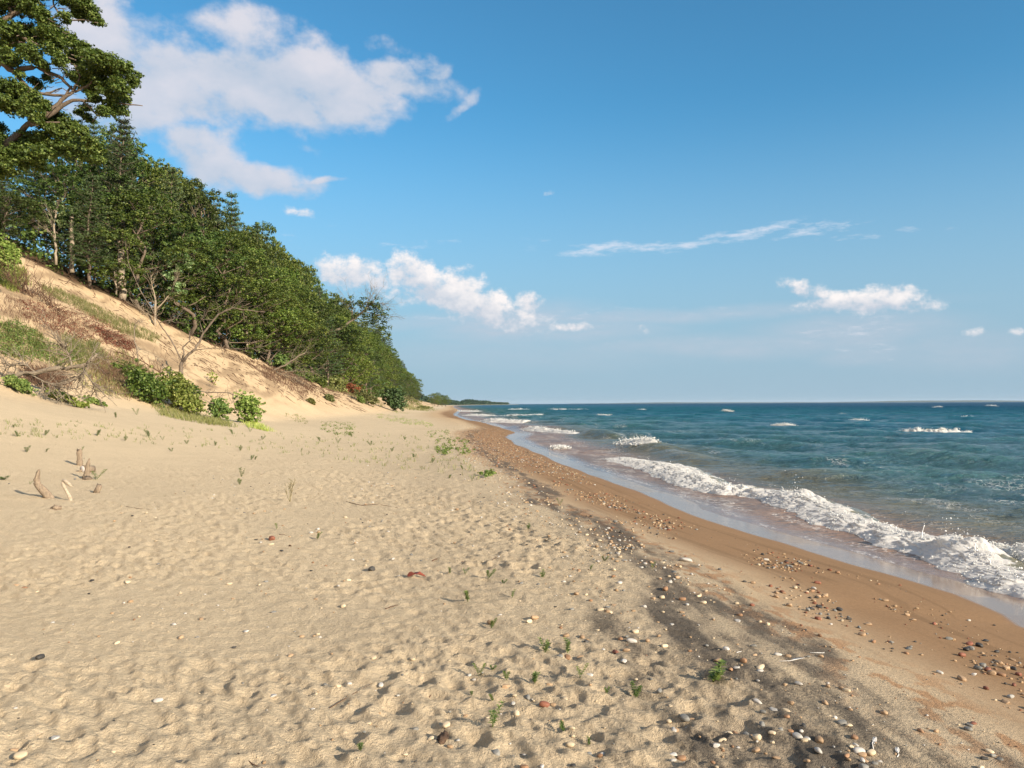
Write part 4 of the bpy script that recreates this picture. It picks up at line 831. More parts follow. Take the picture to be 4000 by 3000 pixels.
def blades(name, pts, hgt, per, mat, label, seed, cat='grass', wd=.011, spread=.14):
    global rng; rng = np.random.default_rng(seed); n = len(pts)*per; p = np.repeat(pts, per, 0)+np.hstack([rng.normal(size=(n, 2))*spread, np.zeros((n, 1))])
    p[:, 2] = H(p[:, 0], p[:, 1])-.02; h = hgt*rng.uniform(.5, 1.2, n)[:, None]; ln = rng.normal(size=(n, 3))*.38; ln[:, 2] = 0; ln[:, 0] -= .12
    a = rng.uniform(0, 2*PI, n); s = np.stack([np.cos(a), np.sin(a), 0*a], 1)*wd
    m = p+ln*h*.4+np.array([0, 0, .6])*h; t_ = p+ln*h*1.1+np.array([0, 0, .95])*h
    V = np.stack([p-s, p+s, m+s*.8, m-s*.8, t_], 1).reshape(-1, 3); b_ = np.arange(n)[:, None]*5
    g = Geo(); g.add(V, b_+np.array([0, 1, 2, 3]), b_+np.array([3, 2, 4])); return tag(g.build(name, mat), label, cat, kind='stuff')
blades('dune_grass', slope_pts([(42,286),(60,290),(95,306),(128,322),(161,337),(156,343),(120,333),(100,322),(70,305),(45,294)], 420, 1), .36, 10, OLIVE, 'strip of pale green grass running down the sand slope', 101)
blades('dune_grass', slope_pts([(2,322),(22,322),(45,338),(62,352),(88,362),(80,374),(60,368),(30,362),(0,356)], 260, 2), .34, 6, OLIVE, 'leafy green plants sprouting on the slope at the left edge', 102, wd=.02)
blades('dune_grass', slope_pts([(80,365),(120,350),(150,372),(130,398),(100,395),(80,385)], 200, 3), .32, 10, OLIVE, 'sparse grass among the dead branches', 103)
blades('dune_grass', slope_pts([(150,404),(190,413),(230,423),(234,428),(205,425),(165,417)], 240, 4), .26, 8, OLIVE, 'fringe of green grass along the foot of the bushes', 104)
blades('dune_grass', slope_pts([(240,420),(262,425),(269,432),(246,427)], 60, 5), .2, 12, YELL, 'small grass fringe under the tall shrub', 105)
blades('dune_grass', slope_pts([(398,400),(432,407),(436,412),(404,410)], 150, 6), .5, 12, OLIVE, 'grassy bank beyond the juniper', 106, wd=.03, spread=.5)
blades('dune_grass', slope_pts([(326,376),(345,386),(380,402),(384,407),(350,396),(326,386)], 160, 7), .5, 12, OLIVE, 'pale grass along the far sand edge', 107, wd=.025, spread=.4)
blades('dune_grass', slope_pts([(64,338),(98,345),(104,362),(80,362),(66,352)], 90, 8), .5, 12, OLIVE, 'green tuft of grass in front of the fallen brown tree', 108, wd=.016)
blades('dune_grass', slope_pts([(0,258),(24,270),(28,286),(10,292),(0,288)], 120, 9), .5, 12, YELL, 'bright green weeds at the top of the sand by the left edge', 109, wd=.02)
blades('brown_brush', slope_pts([(0,296),(30,303),(70,318),(104,332),(100,344),(60,338),(30,326),(0,312)], 110, 10), .42, 9, BROWNTWIG, 'brown tangle of bare twigs around the fallen tree', 110, wd=.011, spread=.3)
blades('brown_brush', slope_pts([(26,372),(60,372),(68,384),(50,390),(30,384)], 90, 11), .42, 14, BROWNTWIG, 'russet tufts of dead stems at the grey log', 111, wd=.010, spread=.2)
blades('brown_brush', slope_pts([(96,352),(125,356),(150,376),(132,398),(105,392),(90,372)], 170, 12), .5, 10, BROWNTWIG, 'brown dead stems between the log and the bushes', 112, wd=.010, spread=.3)
blades('brown_brush', slope_pts([(258,368),(290,372),(318,392),(308,398),(280,386),(262,376)], 110, 13), .5, 12, BROWNTWIG, 'brown roots and stems hanging over the eroded sand lip', 113, wd=.02, spread=.4)
rng = np.random.default_rng(119); pts = slope_pts([(0,326),(20,324),(44,340),(60,352),(78,356),(76,366),(52,364),(28,362),(0,358)], 230, 14); g = Geo(); foliage(g, pts+np.array([0, 0, .22]), .22, 13, .05, .022, flat=1.0); tag(g.build('goldenrod_stand', SEED), 'leafy green plants standing on the slope by the left edge', 'plants', kind='stuff')
# creeping beach vines: yellow green patches
def vines(name, px_poly, n, label, seed, mat=YELL, leaf=.035, z=.06):
    global rng; pts = slope_pts(px_poly, n, seed); rng = np.random.default_rng(seed); g = Geo(); s = np.clip(pts[:, 1]/30, .5, 2.4); foliage(g, pts+np.array([0, 0, z]), .10*s, 12, leaf, leaf*.6, flat=.6); g.A = []
    return tag(g.build(name, mat), label, 'vines', kind='stuff')
for i, (po, n, lb) in enumerate([([(374,414),(400,417),(434,424),(432,428),(400,424),(376,418)], 110, 'long yellow green streak of creeping vines below the juniper'), ([(321,423),(345,421),(361,428),(352,436),(330,435),(318,429)], 70, 'yellow vine patch in the middle of the upper beach'), ([(282,412),(300,416),(312,424),(298,424),(284,418)], 30, 'thin vine patch right of the shrubs'),
        ([(388,410),(402,411),(412,414),(395,414)], 30, 'bright vines at the foot of the juniper'), ([(425,432),(452,430),(470,440),(476,452),(462,456),(440,446)], 60, 'green vine plants scattered near the gravel'), ([(434,446),(450,450),(452,458),(438,456)], 24, 'small vine patch left of the dark sand'), ([(478,474),(496,472),(499,478),(480,479)], 22, 'low green weeds on the dark sand streak')]):
    vines('beach_vines', po, n, lb, 120+i, YELL if i < 4 else SEED)
# rust coloured dead leaves caught under the fallen tree
pts = slope_pts([(20,300),(60,305),(95,316),(125,333),(140,348),(128,354),(108,346),(80,342),(50,330),(25,318)], 700, 31); dn = slope_pts([(92,326),(120,336),(136,348),(126,352),(104,342)], 260, 32)
g = Geo(); foliage(g, np.vstack([pts, dn])+np.array([0, 0, .07]), .30, 9, .040, .025, flat=.35); tag(g.build('dead_leaf_litter', RUST), 'rust red fallen leaves strewn down the slope', 'leaves', kind='stuff')
# fallen brown tree lying down the slope
bare('fallen_tree', [[(96,330),(72,321),(48,310),(22,300),(-6,292)], [(72,321),(60,312),(40,306),(20,303)], [(48,310),(52,322),(62,334),(66,340)], [(30,303),(38,318),(48,330)], [(60,316),(66,328),(78,342)], [(84,326),(92,334),(98,342)], [(10,297),(16,312),(30,322)], [(40,306),(30,296),(14,286)]], [(.13, .10), (.05, .02), (.04, .015), (.04, .015), (.04, .015), (.04, .015), (.04, .015), (.03, .01)],
     BROWNTWIG, 'brown dead tree lying down the slope with drooping bare twigs', 'fallen tree', 520, 2.2, 131, tw=1.5)
bare('fallen_log', [[(2,379),(10,375),(34,373),(55,369),(70,367.5),(85,366.5),(90,361),(97,354)], [(84,366.5),(84,374),(78,379)], [(72,367),(70,358),(66,350),(64,348)], [(85,372),(92,382),(96,390)], [(36,373),(28,366),(16,365),(6,368)], [(30,374),(45,382),(60,388)]], [(.12, .05), (.05, .02), (.04, .015), (.03, .01), (.03, .01), (.03, .01)],
     DEADWOOD, 'grey crooked log with snapped side branches on the lower slope', 'fallen log', 130, .9, 132, tw=1.2)
bare('dead_branch', [[(139,364),(137,350),(134,338),(135,325),(138,321),(141,322)]], [(.05, .02)], DEADWOOD, 'bare hooked stick rising from the slope', 'branch', 10, .5, 133)
bare('dead_branch', [[(180,388),(160,372),(140,360),(118,352)], [(160,372),(150,378),(140,382)]], [(.05, .015), (.02, .01)], BROWNTWIG, 'thin dead branch lying between the bushes', 'branch', 60, 1.0, 134)
bare('dead_branch', [[(182,389),(205,392),(228,393),(246,400)], [(205,392),(214,400),(222,407)]], [(.05, .015), (.03, .01)], DEADWOOD, 'low dead branch reaching right from the dead tree base', 'branch', 50, .9, 135)

# twigs and flecks of bark washed down the open slope
pts = np.vstack([slope_pts([(150,330),(222,348),(300,380),(372,404),(360,410),(300,400),(240,385),(200,370),(160,350)], 420, 51), slope_pts([(40,275),(120,300),(165,325),(150,330),(60,300)], 90, 52), slope_pts([(0,345),(60,360),(140,385),(200,400),(150,402),(60,390),(0,378)], 150, 53), slope_pts([(222,348),(300,378),(342,395),(330,397),(280,378),(222,356)], 240, 54)])
rng = np.random.default_rng(161); g = Geo(); P2 = pts+np.stack([rng.normal(size=len(pts))*.25, rng.normal(size=len(pts))*.25, 0*pts[:, 0]], 1)*1.0
d_ = np.stack([.50+.25*rng.normal(size=len(pts)), -.35+.4*rng.normal(size=len(pts))], 1)*rng.uniform(.25, 1.1, (len(pts), 1))*np.clip(pts[:, 1:2]/60, .6, 2); e_ = pts[:, :2]+d_; ez_ = H(e_[:, 0], e_[:, 1])
for a_, b_, c_ in zip(pts, e_, ez_):
    k_ = .012*max(.7, a_[1]/50)*rng.uniform(.6, 1.5); g.tube(wobble(a_+np.array([0, 0, k_]), (b_[0], b_[1], c_+k_*1.5), 5, .15), [k_, k_, k_, k_*.8, k_*.4], 4)
tag(g.build('twig_litter', BROWNTWIG), 'dark twigs and flecks of debris lying in streaks down the sand slope', 'debris', kind='stuff')
# ------------------------------------------------------------------ far beach: woods on the headland
rng = np.random.default_rng(141); g = Geo(); tt_ = []
vv_ = np.concatenate([rng.uniform(430, 2150, 2300), rng.uniform(1500, 2150, 1500)])
for v_ in vv_:
    w_ = float(wA(v_))+rng.uniform(28, 75); x, y = xy(v_, w_); hh_ = (3.6+3*vn(np.array([v_*.01]), np.array([0.]), 5)[0])*rng.uniform(.7, 1.1)*(1+.6*math.exp(-((v_-1950)/90)**2)); tt_.append((x, y, 0, hh_))
tt_ = np.array(tt_); tt_[:, 2] = H(tt_[:, 0], tt_[:, 1], False); c = []; r_ = []
for (x, y, z, h) in tt_:
    for k in range(4): c.append((x+rng.normal()*1.6, y+rng.normal()*1.6, z+h*(.25+.22*k))); r_.append(h*(.36-.055*k))
foliage(g, np.array(c), np.array(r_), 7, 1.3, .9, flat=1.0); tag(g.build('far_woods', FARL), 'low dark band of trees along the distant headland', 'woods', kind='stuff')
for i, (a, d, h) in enumerate([(434, 420, 7.5), (438, 440, 8.5), (442, 470, 7.5), (446, 520, 8)]):
    q = at_depth(a, 400, d); plant_tree(2 if i % 2 else 0, (q[0], q[1], zg(q[0], q[1])-.5), h, i, f'small round tree, {_ord[i]} from the left where the far beach begins', 'far beach trees', 1.6)
# ================================================================== THINGS ON THE SAND
def icos(sub):
    f = (1+5**.5)/2; V = [(-1,f,0),(1,f,0),(-1,-f,0),(1,-f,0),(0,-1,f),(0,1,f),(0,-1,-f),(0,1,-f),(f,0,-1),(f,0,1),(-f,0,-1),(-f,0,1)]
    T = [(0,11,5),(0,5,1),(0,1,7),(0,7,10),(0,10,11),(1,5,9),(5,11,4),(11,10,2),(10,7,6),(7,1,8),(3,9,4),(3,4,2),(3,2,6),(3,6,8),(3,8,9),(4,9,5),(2,4,11),(6,2,10),(8,6,7),(9,8,1)]
    V = [np.array(v)/np.linalg.norm(v) for v in V]
    for _ in range(sub):
        c = {}; N = []
        def mid(a, b):
            k = (min(a, b), max(a, b))
            if k not in c: m = V[a]+V[b]; V.append(m/np.linalg.norm(m)); c[k] = len(V)-1
            return c[k]
        for a, b, d in T: ab, bd, da = mid(a, b), mid(b, d), mid(d, a); N += [(a, ab, da), (b, bd, ab), (d, da, bd), (ab, bd, da)]
        T = N
    return np.array(V), np.array(T)
IV3, IT3 = icos(3); IV1, IT1 = icos(1)
def stone_shape(seed, ang=0.0, flat=.5, el=.75, V=None):
    """a water worn pebble: squashed, lopsided, a little faceted"""
    r_ = np.random.default_rng(seed); V = IV3.copy() if V is None else V.copy()
    p = 2.4; n = (np.abs(V)**p).sum(1)**(1/p); V = V/n[:, None]*.92
    for _ in range(int(3+ang*5)):
        d = r_.normal(size=3); d /= np.linalg.norm(d); h = r_.uniform(.55, .85); s = V@d; V = V-np.outer(np.maximum(s-h, 0)*(.6+.35*ang), d)
    k = r_.normal(size=3)*1.1; V = V*(1+.13*np.sin(V@k+r_.uniform(0, 6)))[:, None]*(1+.05*(vn(V[:, 0]*2.5+seed, V[:, 1]*2.5+V[:, 2]*2, seed)-.5))[:, None]
    return V*np.array([1, el, flat])
SM = {'chalk white': mat_stone('chalk_stone', (.36, .335, .30), (.57, .54, .50)), 'cream': mat_stone('cream_stone', (.46, .36, .23), (.62, .51, .36)), 'tan': mat_stone('tan_stone', (.28, .18, .10), (.42, .29, .18)),
      'orange brown': mat_stone('orange_stone', (.22, .12, .06), (.36, .21, .12)), 'rust red': mat_stone('red_stone', (.15, .05, .03), (.28, .11, .065)), 'slate grey': mat_stone('grey_stone', (.13, .125, .115), (.26, .25, .225)),
      'nearly black': mat_stone('black_stone', (.025, .024, .024), (.07, .065, .06)), 'speckled grey': mat_stone('speckled_stone', (.18, .17, .15), (.45, .43, .39))}
smesh = {}
def stone_mesh(kind, var):
    if (kind, var) not in smesh:
        V = stone_shape(900+var, [0, .2, .6, 0, .9, .3][var], [.5, .42, .5, .33, .55, .6][var], [.75, .62, .8, .7, .7, .85][var])
        g = Geo(); g.add(V, None, IT3); o = g.build('pebble', SM[kind], smooth=True); me = o.data; bpy.data.objects.remove(o); smesh[(kind, var)] = me
    return smesh[(kind, var)]
placed = []
def put_stone(x, y, half, kind, var, label=None, rz=None, sink=.25, name='pebble', tilt=.18, grp=None):
    o = bpy.data.objects.new(name, stone_mesh(kind, var)); COL.objects.link(o); o.scale = (half, half, half)
    o.location = (x, y, zg(x, y)+half*[.5, .42, .5, .33, .55, .6][var]*(1-2*sink)); o.rotation_euler = (pr.uniform(-tilt, tilt), pr.uniform(-tilt, tilt), pr.uniform(0, 6.28) if rz is None else rz)
    o['category'] = 'stone'
    if label: o['label'] = label
    placed.append([o, x, y, half, kind, label]); return o
pr = random.Random(77)
# stones one can pick out: picture position, width in pixels, colour, shape, label
BIG = [(497,755,11,'speckled grey',0,'large smooth grey stone, biggest of the stones at the bottom edge'),(450,747,8,'tan',2,'pinkish brown stone against the dark bark piece'),(458,741,5,'chalk white',3,'white chip by the end of the bark piece'),
 (271,541,10,'rust red',4,'rust red stone alone on the pale sand'),(256,540,5,'nearly black',3,'round black pebble just left of the rust red stone'),(281.6,552,4.5,'nearly black',0,'round black pebble just below the rust red stone'),(271,545,7,'cream',3,'cream pebble touching the front of the rust red stone'),
 (372,571,10,'nearly black',4,'angular black stone left of the dead maple leaf'),(393,561,5,'chalk white',2,'upright white chip above the dead maple leaf'),(411,556,5,'slate grey',0,'grey pebble above the dead maple leaf'),
 (686,561,14,'chalk white',3,'long flat white stone lying on the edge of the wet sand'),(491,623.5,9,'tan',0,'oval tan stone between two seedlings'),(500,616,5,'chalk white',3,'white shell sliver above the oval tan stone'),(529,624,8,'cream',4,'worn cream stone right of the oval tan stone'),
 (566,636,8,'tan',2,'flat tan stone under a cluster of pebbles'),(535,620,9,'tan',0,'long tan pebble lying on a white one'),(567,657,9,'orange brown',0,'round orange brown stone casting a shadow on the sand'),(561,628,5,'orange brown',0,'small orange stone on the pebble cluster'),
 (620,640,8,'orange brown',4,'wedge shaped rusty stone below the large white shell stone'),(631,643,12,'chalk white',1,'large white stone in the pale pebble cluster'),(616,652,9,'rust red',1,'dark red stone at the front of the pale pebble cluster'),(626,651.5,8,'tan',1,'long pale stone beside the dark red stone'),
 (665,646,8,'cream',0,'cream stone right of the white one, on its own'),(506,690,11,'tan',2,'broad tan boulder shaped stone with a grey one beside it'),(512,696,6,'slate grey',0,'dark grey stone leaning on the broad tan one'),(513,704,7,'chalk white',2,'angular white stone below the broad tan one'),
 (545,708,12,'rust red',4,'pink red angular rock, larger of the touching pair'),(553,702,7,'tan',4,'rounded pink rock behind the pink red rock'),(571,731,9,'cream',1,'long cream stone standing beside a seedling'),(571,746,9,'cream',4,'blocky yellow stone near the bottom edge'),
 (590,752,7,'speckled grey',0,'round grey speckled stone near the bottom edge'),(601.5,750,8,'chalk white',1,'long white stone right of the speckled grey one'),(510,743,4,'chalk white',1,'small upright white chip'),
 (673,753,9,'chalk white',3,'white stone with a hollow, left of the tan round stone'),(681,755,10,'orange brown',0,'large round tan brown stone at the bottom edge'),(673,760,8,'chalk white',1,'white elongated stone under the tan brown one'),
 (685,720,12,'slate grey',0,'big greenish grey stone at the lower left of the dark sand'),(669,718,7,'cream',0,'cream stone left of the big greenish grey one'),(760,667,12,'cream',1,'large pale long stone behind the split white one'),(760,670.5,7,'chalk white',3,'white stone in front of the large pale long one'),
 (731,669,7,'orange brown',4,'orange stone right of the bushy seedling'),(737,668.5,7,'chalk white',1,'white chip beside the orange stone'),(774,708,11,'chalk white',3,'white half shell shape with a dark hollow'),(787,718,7,'orange brown',2,'small orange cube like stone below the half shell'),
 (757,701,11,'chalk white',1,'slim white finger shaped stone in the dark sand'),(798,685,9,'chalk white',1,'slim white pebble on the right border of the dark sand'),(762,726,10,'slate grey',1,'flat olive grey stone low in the dark sand'),(818,738,13,'tan',4,'largest brown angular rock in the dark sand'),
 (804,742,8,'cream',0,'cream pebble left of the largest brown rock'),(806,737,5,'orange brown',0,'orange pebble above the cream one by the brown rock'),(803,726,8,'nearly black',4,'black stone above the largest brown rock'),(854,737,10,'orange brown',0,'tan oval stone right of the largest brown rock'),
 (818,754,12,'chalk white',1,'bright white pointed stone at the bottom of the dark sand'),(723,742,10,'cream',1,'slanted cream stone in the lower dark sand'),(738,745,5,'chalk white',3,'small white shell right of the slanted cream stone'),(757,743,4,'chalk white',4,'tiny white triangle in the lower dark sand'),
 (968,729,9,'slate grey',0,'smooth blue grey stone on the wet sand, lower of the two'),(993,756,8,'slate grey',0,'smooth blue grey stone at the bottom right corner'),(985,759,8,'nearly black',0,'dark stone tucked beside the corner grey stone'),(1011,696,9,'speckled grey',0,'light grey stone at the right edge of the picture'),
 (928,728,3,'tan',0,'small tan stone left of the lower blue grey stone'),(936,731,8,'tan',1,'brown stone half buried left of the blue grey stone'),(940,672,7,'chalk white',0,'whitest rounded stone in the wet sand scatter'),(974,674,7,'chalk white',2,'white stone in the middle of the wet sand scatter'),
 (810,566,5,'rust red',0,'red stone highest in the right hand scatter'),(818,583,7,'rust red',0,'round red brown stone in the brown scatter'),(969,643,8,'rust red',0,'dark red round stone right in the scatter'),(962,655,9,'rust red',4,'rust coloured angular rock in the scatter'),
 (40,661,11,'nearly black',4,'dark grey stone lying alone at the lower left'),(20,758,13,'cream',0,'large pale stone cut by the left bottom corner'),(14,749,9,'tan',3,'flat reddish stone behind the large pale corner stone'),(11,665-10,4,'cream',3,'little cream chip at the left edge'),
 (159,700,10,'chalk white',1,'grey white oval stone standing on the lower left sand'),(273,693.5,9,'chalk white',3,'white stone with a shadowed side, bottom centre left'),(55,740,12,'chalk white',3,'pale flat stone in the lower left corner'),(197,636.5,5,'slate grey',3,'grey flat pebble in the middle of the left sand'),
 (25,588.5,8,'orange brown',3,'orange flat pebble at the far left'),(37,590,5,'cream',3,'small cream pebble right of the orange one'),(128,582,8,'cream',3,'pair forming cream pebble on the left sand'),(92,580.5,6,'nearly black',3,'flat black pebble left of the cream pair'),
 (229,584.5,7,'cream',3,'round yellow white pebble, whitest of the left sand'),(179,766,7,'nearly black',1,'dark stone cut by the bottom edge'),(113,751,6,'cream',3,'yellow pebble near the bottom left'),(158,565-1,4,'slate grey',0,'small grey pebble amid the left sand'),
 (665,590,9,'orange brown',4,'blocky orange stone at the left side of the dark sand'),(682,600,8,'orange brown',0,'round brown stone under the blocky orange one'),(703,603,7,'cream',0,'cream stone right of the round brown one'),(687,605,5,'chalk white',0,'white pebble between the brown and the cream stone')]
for (x, y, wpx, kd, var, lab) in BIG:
    p = gp(x, y); put_stone(p[0], p[1], wpx*p[1]/F*.5, kd, var, lab, sink=.22, name='stone' if wpx > 8 else 'pebble')
# scattered pebbles: density zones on the beach
def u_of(x, y):
    v_, w_ = vw(np.array([x]), np.array([y])); return float((w_-wA(v_))[0]), float(v_[0])
pal_dry = [('chalk white', 4), ('cream', 5), ('tan', 5), ('orange brown', 1), ('slate grey', 2), ('nearly black', 1)]
pal_wet = [('tan', 7), ('rust red', 3), ('slate grey', 3), ('nearly black', 3), ('cream', 2), ('orange brown', 2), ('chalk white', .5)]
pal_dark = [('chalk white', 4), ('cream', 6), ('tan', 6), ('orange brown', 3), ('slate grey', 2)]
def pick(pal): return pr.choices([a for a, _ in pal], [b for _, b in pal])[0]
cand = []
nr_ = np.random.default_rng(88)
N = 90000; vv_ = 2.2*np.exp(nr_.random(N)*math.log(60/2.2)); ww_ = nr_.uniform(-6.5, 9, N); uu_ = ww_-wA(vv_)
ucs = np.interp(vv_, [2, 5, 12, 21, 40, 60], [3.45, 3.25, 2.75, 2.3, 2.1, 2.1])
cl = fbm(vv_*1.1, ww_*2.2, 3, 701); cl2 = fbm(vv_*.5, ww_*.7, 2, 711)
dn = np.zeros(N); wz = (uu_ > .35) & (uu_ < 2.5); strip = np.exp(-((uu_-np.interp(vv_, [3, 6, 12, 20, 60], [1.75, 1.55, 1.5, 1.4, 1.2]))/.55)**2)
dn = np.where(wz, strip*sstep(.42, .62, cl)*1.4, dn); dkz = np.exp(-((uu_-ucs-.1)/.8)**2)*(uu_ > 2.4); dn = np.maximum(dn, dkz*(.25+.9*sstep(.5, .65, cl)))
dn = np.maximum(dn, np.where(uu_ > ucs, .13*np.exp(-(uu_-ucs)/3.0)*(.3+1.6*sstep(.45, .65, cl2)), 0)); grv = sstep(17, 24, vv_)*(1-sstep(46, 56, vv_))*sstep(.1, .4, uu_)*(1-sstep(2.8, 3.6, uu_)); dn = np.maximum(dn, grv*1.3)
dn *= np.interp(vv_, [2, 4, 8, 15, 25, 60], [.16, .34, .72, .8, .8, .8])
keep = np.where(nr_.random(N) < dn)[0]
sizes = .009+.019*nr_.random(N)**2.0; sizes *= np.where(dkz > .4, 1.1, 1.0)*np.where(wz, 1.15, 1.0)
X_, Y_ = xy(vv_, ww_); rows = []
for i in keep:
    x, y = X_[i], Y_[i]; s = sizes[i]; px__, py__ = px_of(x, y, 0)
    if not (-20 < px__ < 1044 and py__ < 785): continue
    if any((x-q[1])**2+(y-q[2])**2 < (q[3]+s)**2*.8 for q in placed[:len(BIG)]): continue
    z_ = 'wet' if uu_[i] < 2.55 else ('dark' if dkz[i] > .45 else 'dry'); rows.append((s/y, x, y, s, z_))
rows.sort(reverse=True); NI = 296-len(BIG)
zn = {'wet': 'on the smooth brown wet sand', 'dark': 'in the dark sand streak', 'dry': 'on the dry pale sand'}
for (k_, x, y, s, z_) in rows[:NI]:
    kd = pick({'wet': pal_wet, 'dark': pal_dark, 'dry': pal_dry}[z_]); o = put_stone(x, y, s, kd, pr.randrange(6), sink={'wet': .2, 'dark': .32, 'dry': .42}[z_]); placed[-1].append(z_)
# labels for the scatter: colour, place, and the neighbour that tells it apart
pp = [(px_of(q[1], q[2], 0)) for q in placed]
from collections import defaultdict
byl = defaultdict(list)
for i in range(len(BIG), len(placed)):
    q = placed[i]; best = min((j for j in range(len(placed)) if j != i), key=lambda j: (pp[j][0]-pp[i][0])**2+(pp[j][1]-pp[i][1])**2); dx, dy = pp[best][0]-pp[i][0], pp[best][1]-pp[i][1]
    side = ('left of' if dx > 0 else 'right of') if abs(dx) > abs(dy) else ('above' if dy > 0 else 'below')
    zone_n = {'wet': 'wet brown sand', 'dark': 'dark sand', 'dry': 'dry sand'}[q[6]]; dist_n = 'near' if q[2] < 5 else ('mid' if q[2] < 9 else 'far')
    q.append((zone_n, dist_n)); sz = 'small' if q[3] < .014 else ('middling' if q[3] < .02 else 'fat')
    lab = f'{sz} {q[4]} pebble {side} a {placed[best][4]} one, {dist_n} {zone_n}'.replace('a orange', 'an orange'); byl[lab].append(i)
for lab, ids in byl.items():
    ids.sort(key=lambda i: pp[i][0])
    for n_, i in enumerate(ids):
        placed[i][0]['label'] = lab if len(ids) == 1 else (f'{lab}, {_ord[min(n_, 19)]} along')
for q in placed: q[0]['group'] = 'stones and pebbles on the beach'
# everything smaller or farther: one mesh of gravel
g = Geo(); cols = []; base_ = [stone_shape(950+i, .3*i, .5, .75, IV1) for i in range(6)]
PC_ = {'chalk white': (.43, .405, .37), 'cream': (.47, .38, .26), 'tan': (.34, .23, .135), 'orange brown': (.28, .16, .09), 'rust red': (.20, .08, .045), 'slate grey': (.19, .185, .17), 'nearly black': (.05, .045, .04)}
rr_ = rows[NI:]; N2 = 9000; v2 = 2.4*np.exp(nr_.random(N2)*math.log(45/2.4)); w2 = nr_.uniform(-5.2, 6, N2); u2 = w2-wA(v2); ok = (u2 > .5) & (nr_.random(N2) < np.where(u2 < 2.4, .25+.9*sstep(.45, .6, fbm(v2*1.1, w2*2.2, 3, 701)), .55*np.exp(-(u2-2.4)/2.4)+.05)); x2, y2 = xy(v2[ok], w2[ok])
ex = [(0, a, b, .003+.006*pr.random(), 'wet' if c < 2.55 else 'dark' if c < 4.2 else 'dry') for a, b, c in zip(x2, y2, u2[ok])]
allr = rr_+ex; xs = np.array([q[1] for q in allr]); ys = np.array([q[2] for q in allr]); zs = H(xs, ys)
for (k_, x, y, s, z_), zz in zip(allr, zs):
    kd = pick({'wet': pal_wet, 'dark': pal_dark, 'dry': pal_dry}[z_]); a = pr.uniform(0, 6.28); ca, sa = math.cos(a), math.sin(a); B_ = base_[pr.randrange(6)]*s*pr.uniform(.8, 1.2)
    V = np.stack([B_[:, 0]*ca-B_[:, 1]*sa+x, B_[:, 0]*sa+B_[:, 1]*ca+y, B_[:, 2]+zz+s*.25], 1); g.add(V, None, IT1); c_ = np.array(PC_[kd])*pr.uniform(.8, 1.15); cols.append(np.repeat(c_[None], len(V), 0))
t = NT('gravel'); at = t.n('ShaderNodeAttribute', attribute_name='Col'); GR = t.done(t.pbsdf(at.outputs['Color'], .7, .3).outputs[0])
tag(g.build('gravel', GR, smooth=True, attr={'Col': np.vstack(cols)}), 'fine gravel and tiny pebbles strewn along the tide line', 'gravel', kind='stuff')
print('stones', len(placed), 'gravel', len(allr))

# ------------------------------------------------------------------ seedlings
def seedling_parts(seed, n_st=3, hgt=.09, leaf=.016, whorl=6):
    rg = np.random.default_rng(seed); gs = Geo(); gl = Geo(); V = []; Q = []
    for k in range(n_st):
        a = rg.uniform(0, 6.28); ln = rg.uniform(.2, .9) if n_st > 1 else .15; top = np.array([math.cos(a)*ln*hgt, math.sin(a)*ln*hgt, hgt*rg.uniform(.6, 1.0)])
        pts = np.array([np.zeros(3)-np.array([0, 0, .01]), top*.5+rg.normal(size=3)*.004, top]); gs.tube(pts, [.0022, .0017, .001], 5)
        for f in np.linspace(.25, 1, 6):
            c = pts[1]*(2*f) if f < .5 else pts[1]*(2-2*f)+pts[2]*(2*f-1)
            for m in range(whorl):
                b = m*2*PI/whorl+f*9+rg.uniform(-.3, .3); l = leaf*rg.uniform(.8, 1.5)*(1.15-.45*abs(f-.6)); up = .05+.75*f*(m % 2*.5+.5); d = np.array([math.cos(b), math.sin(b), up]); d /= np.linalg.norm(d); s = np.array([-math.sin(b), math.cos(b), 0])*l*.22
                mid_ = c+d*l*.55+np.array([0, 0, .0015]); tip = c+d*l*1.15-np.array([0, 0, l*.15]); i0 = len(V); V += [c, mid_+s, tip, mid_-s]; Q.append((i0, i0+1, i0+2, i0+3))
    gl.add(np.array(V), np.array(Q)); return gs, gl
sp_ = [seedling_parts(1001+i, [3, 2, 4, 3][i]) for i in range(4)]; sbuilt = {}
def seedling(px_, py_, hpx, label, k, cat='seedling', grp='seedlings sprouting from the beach', wid=1.0):
    p = gp(px_, py_); s = hpx*p[1]/F/.09; rz = pr.uniform(0, 6); sc = (s*wid, s*wid, s)
    if k not in sbuilt:
        r = empty('seedling', p, label, cat, grp, rz, sc); sbuilt[k] = (r, [sp_[k][0].build('stem', GREENSTEM, r, True), sp_[k][1].build('leaves', SEED, r)]); return r
    r, kids = sbuilt[k]; return copy_tree(r, kids, p, rz, sc, label, grp)
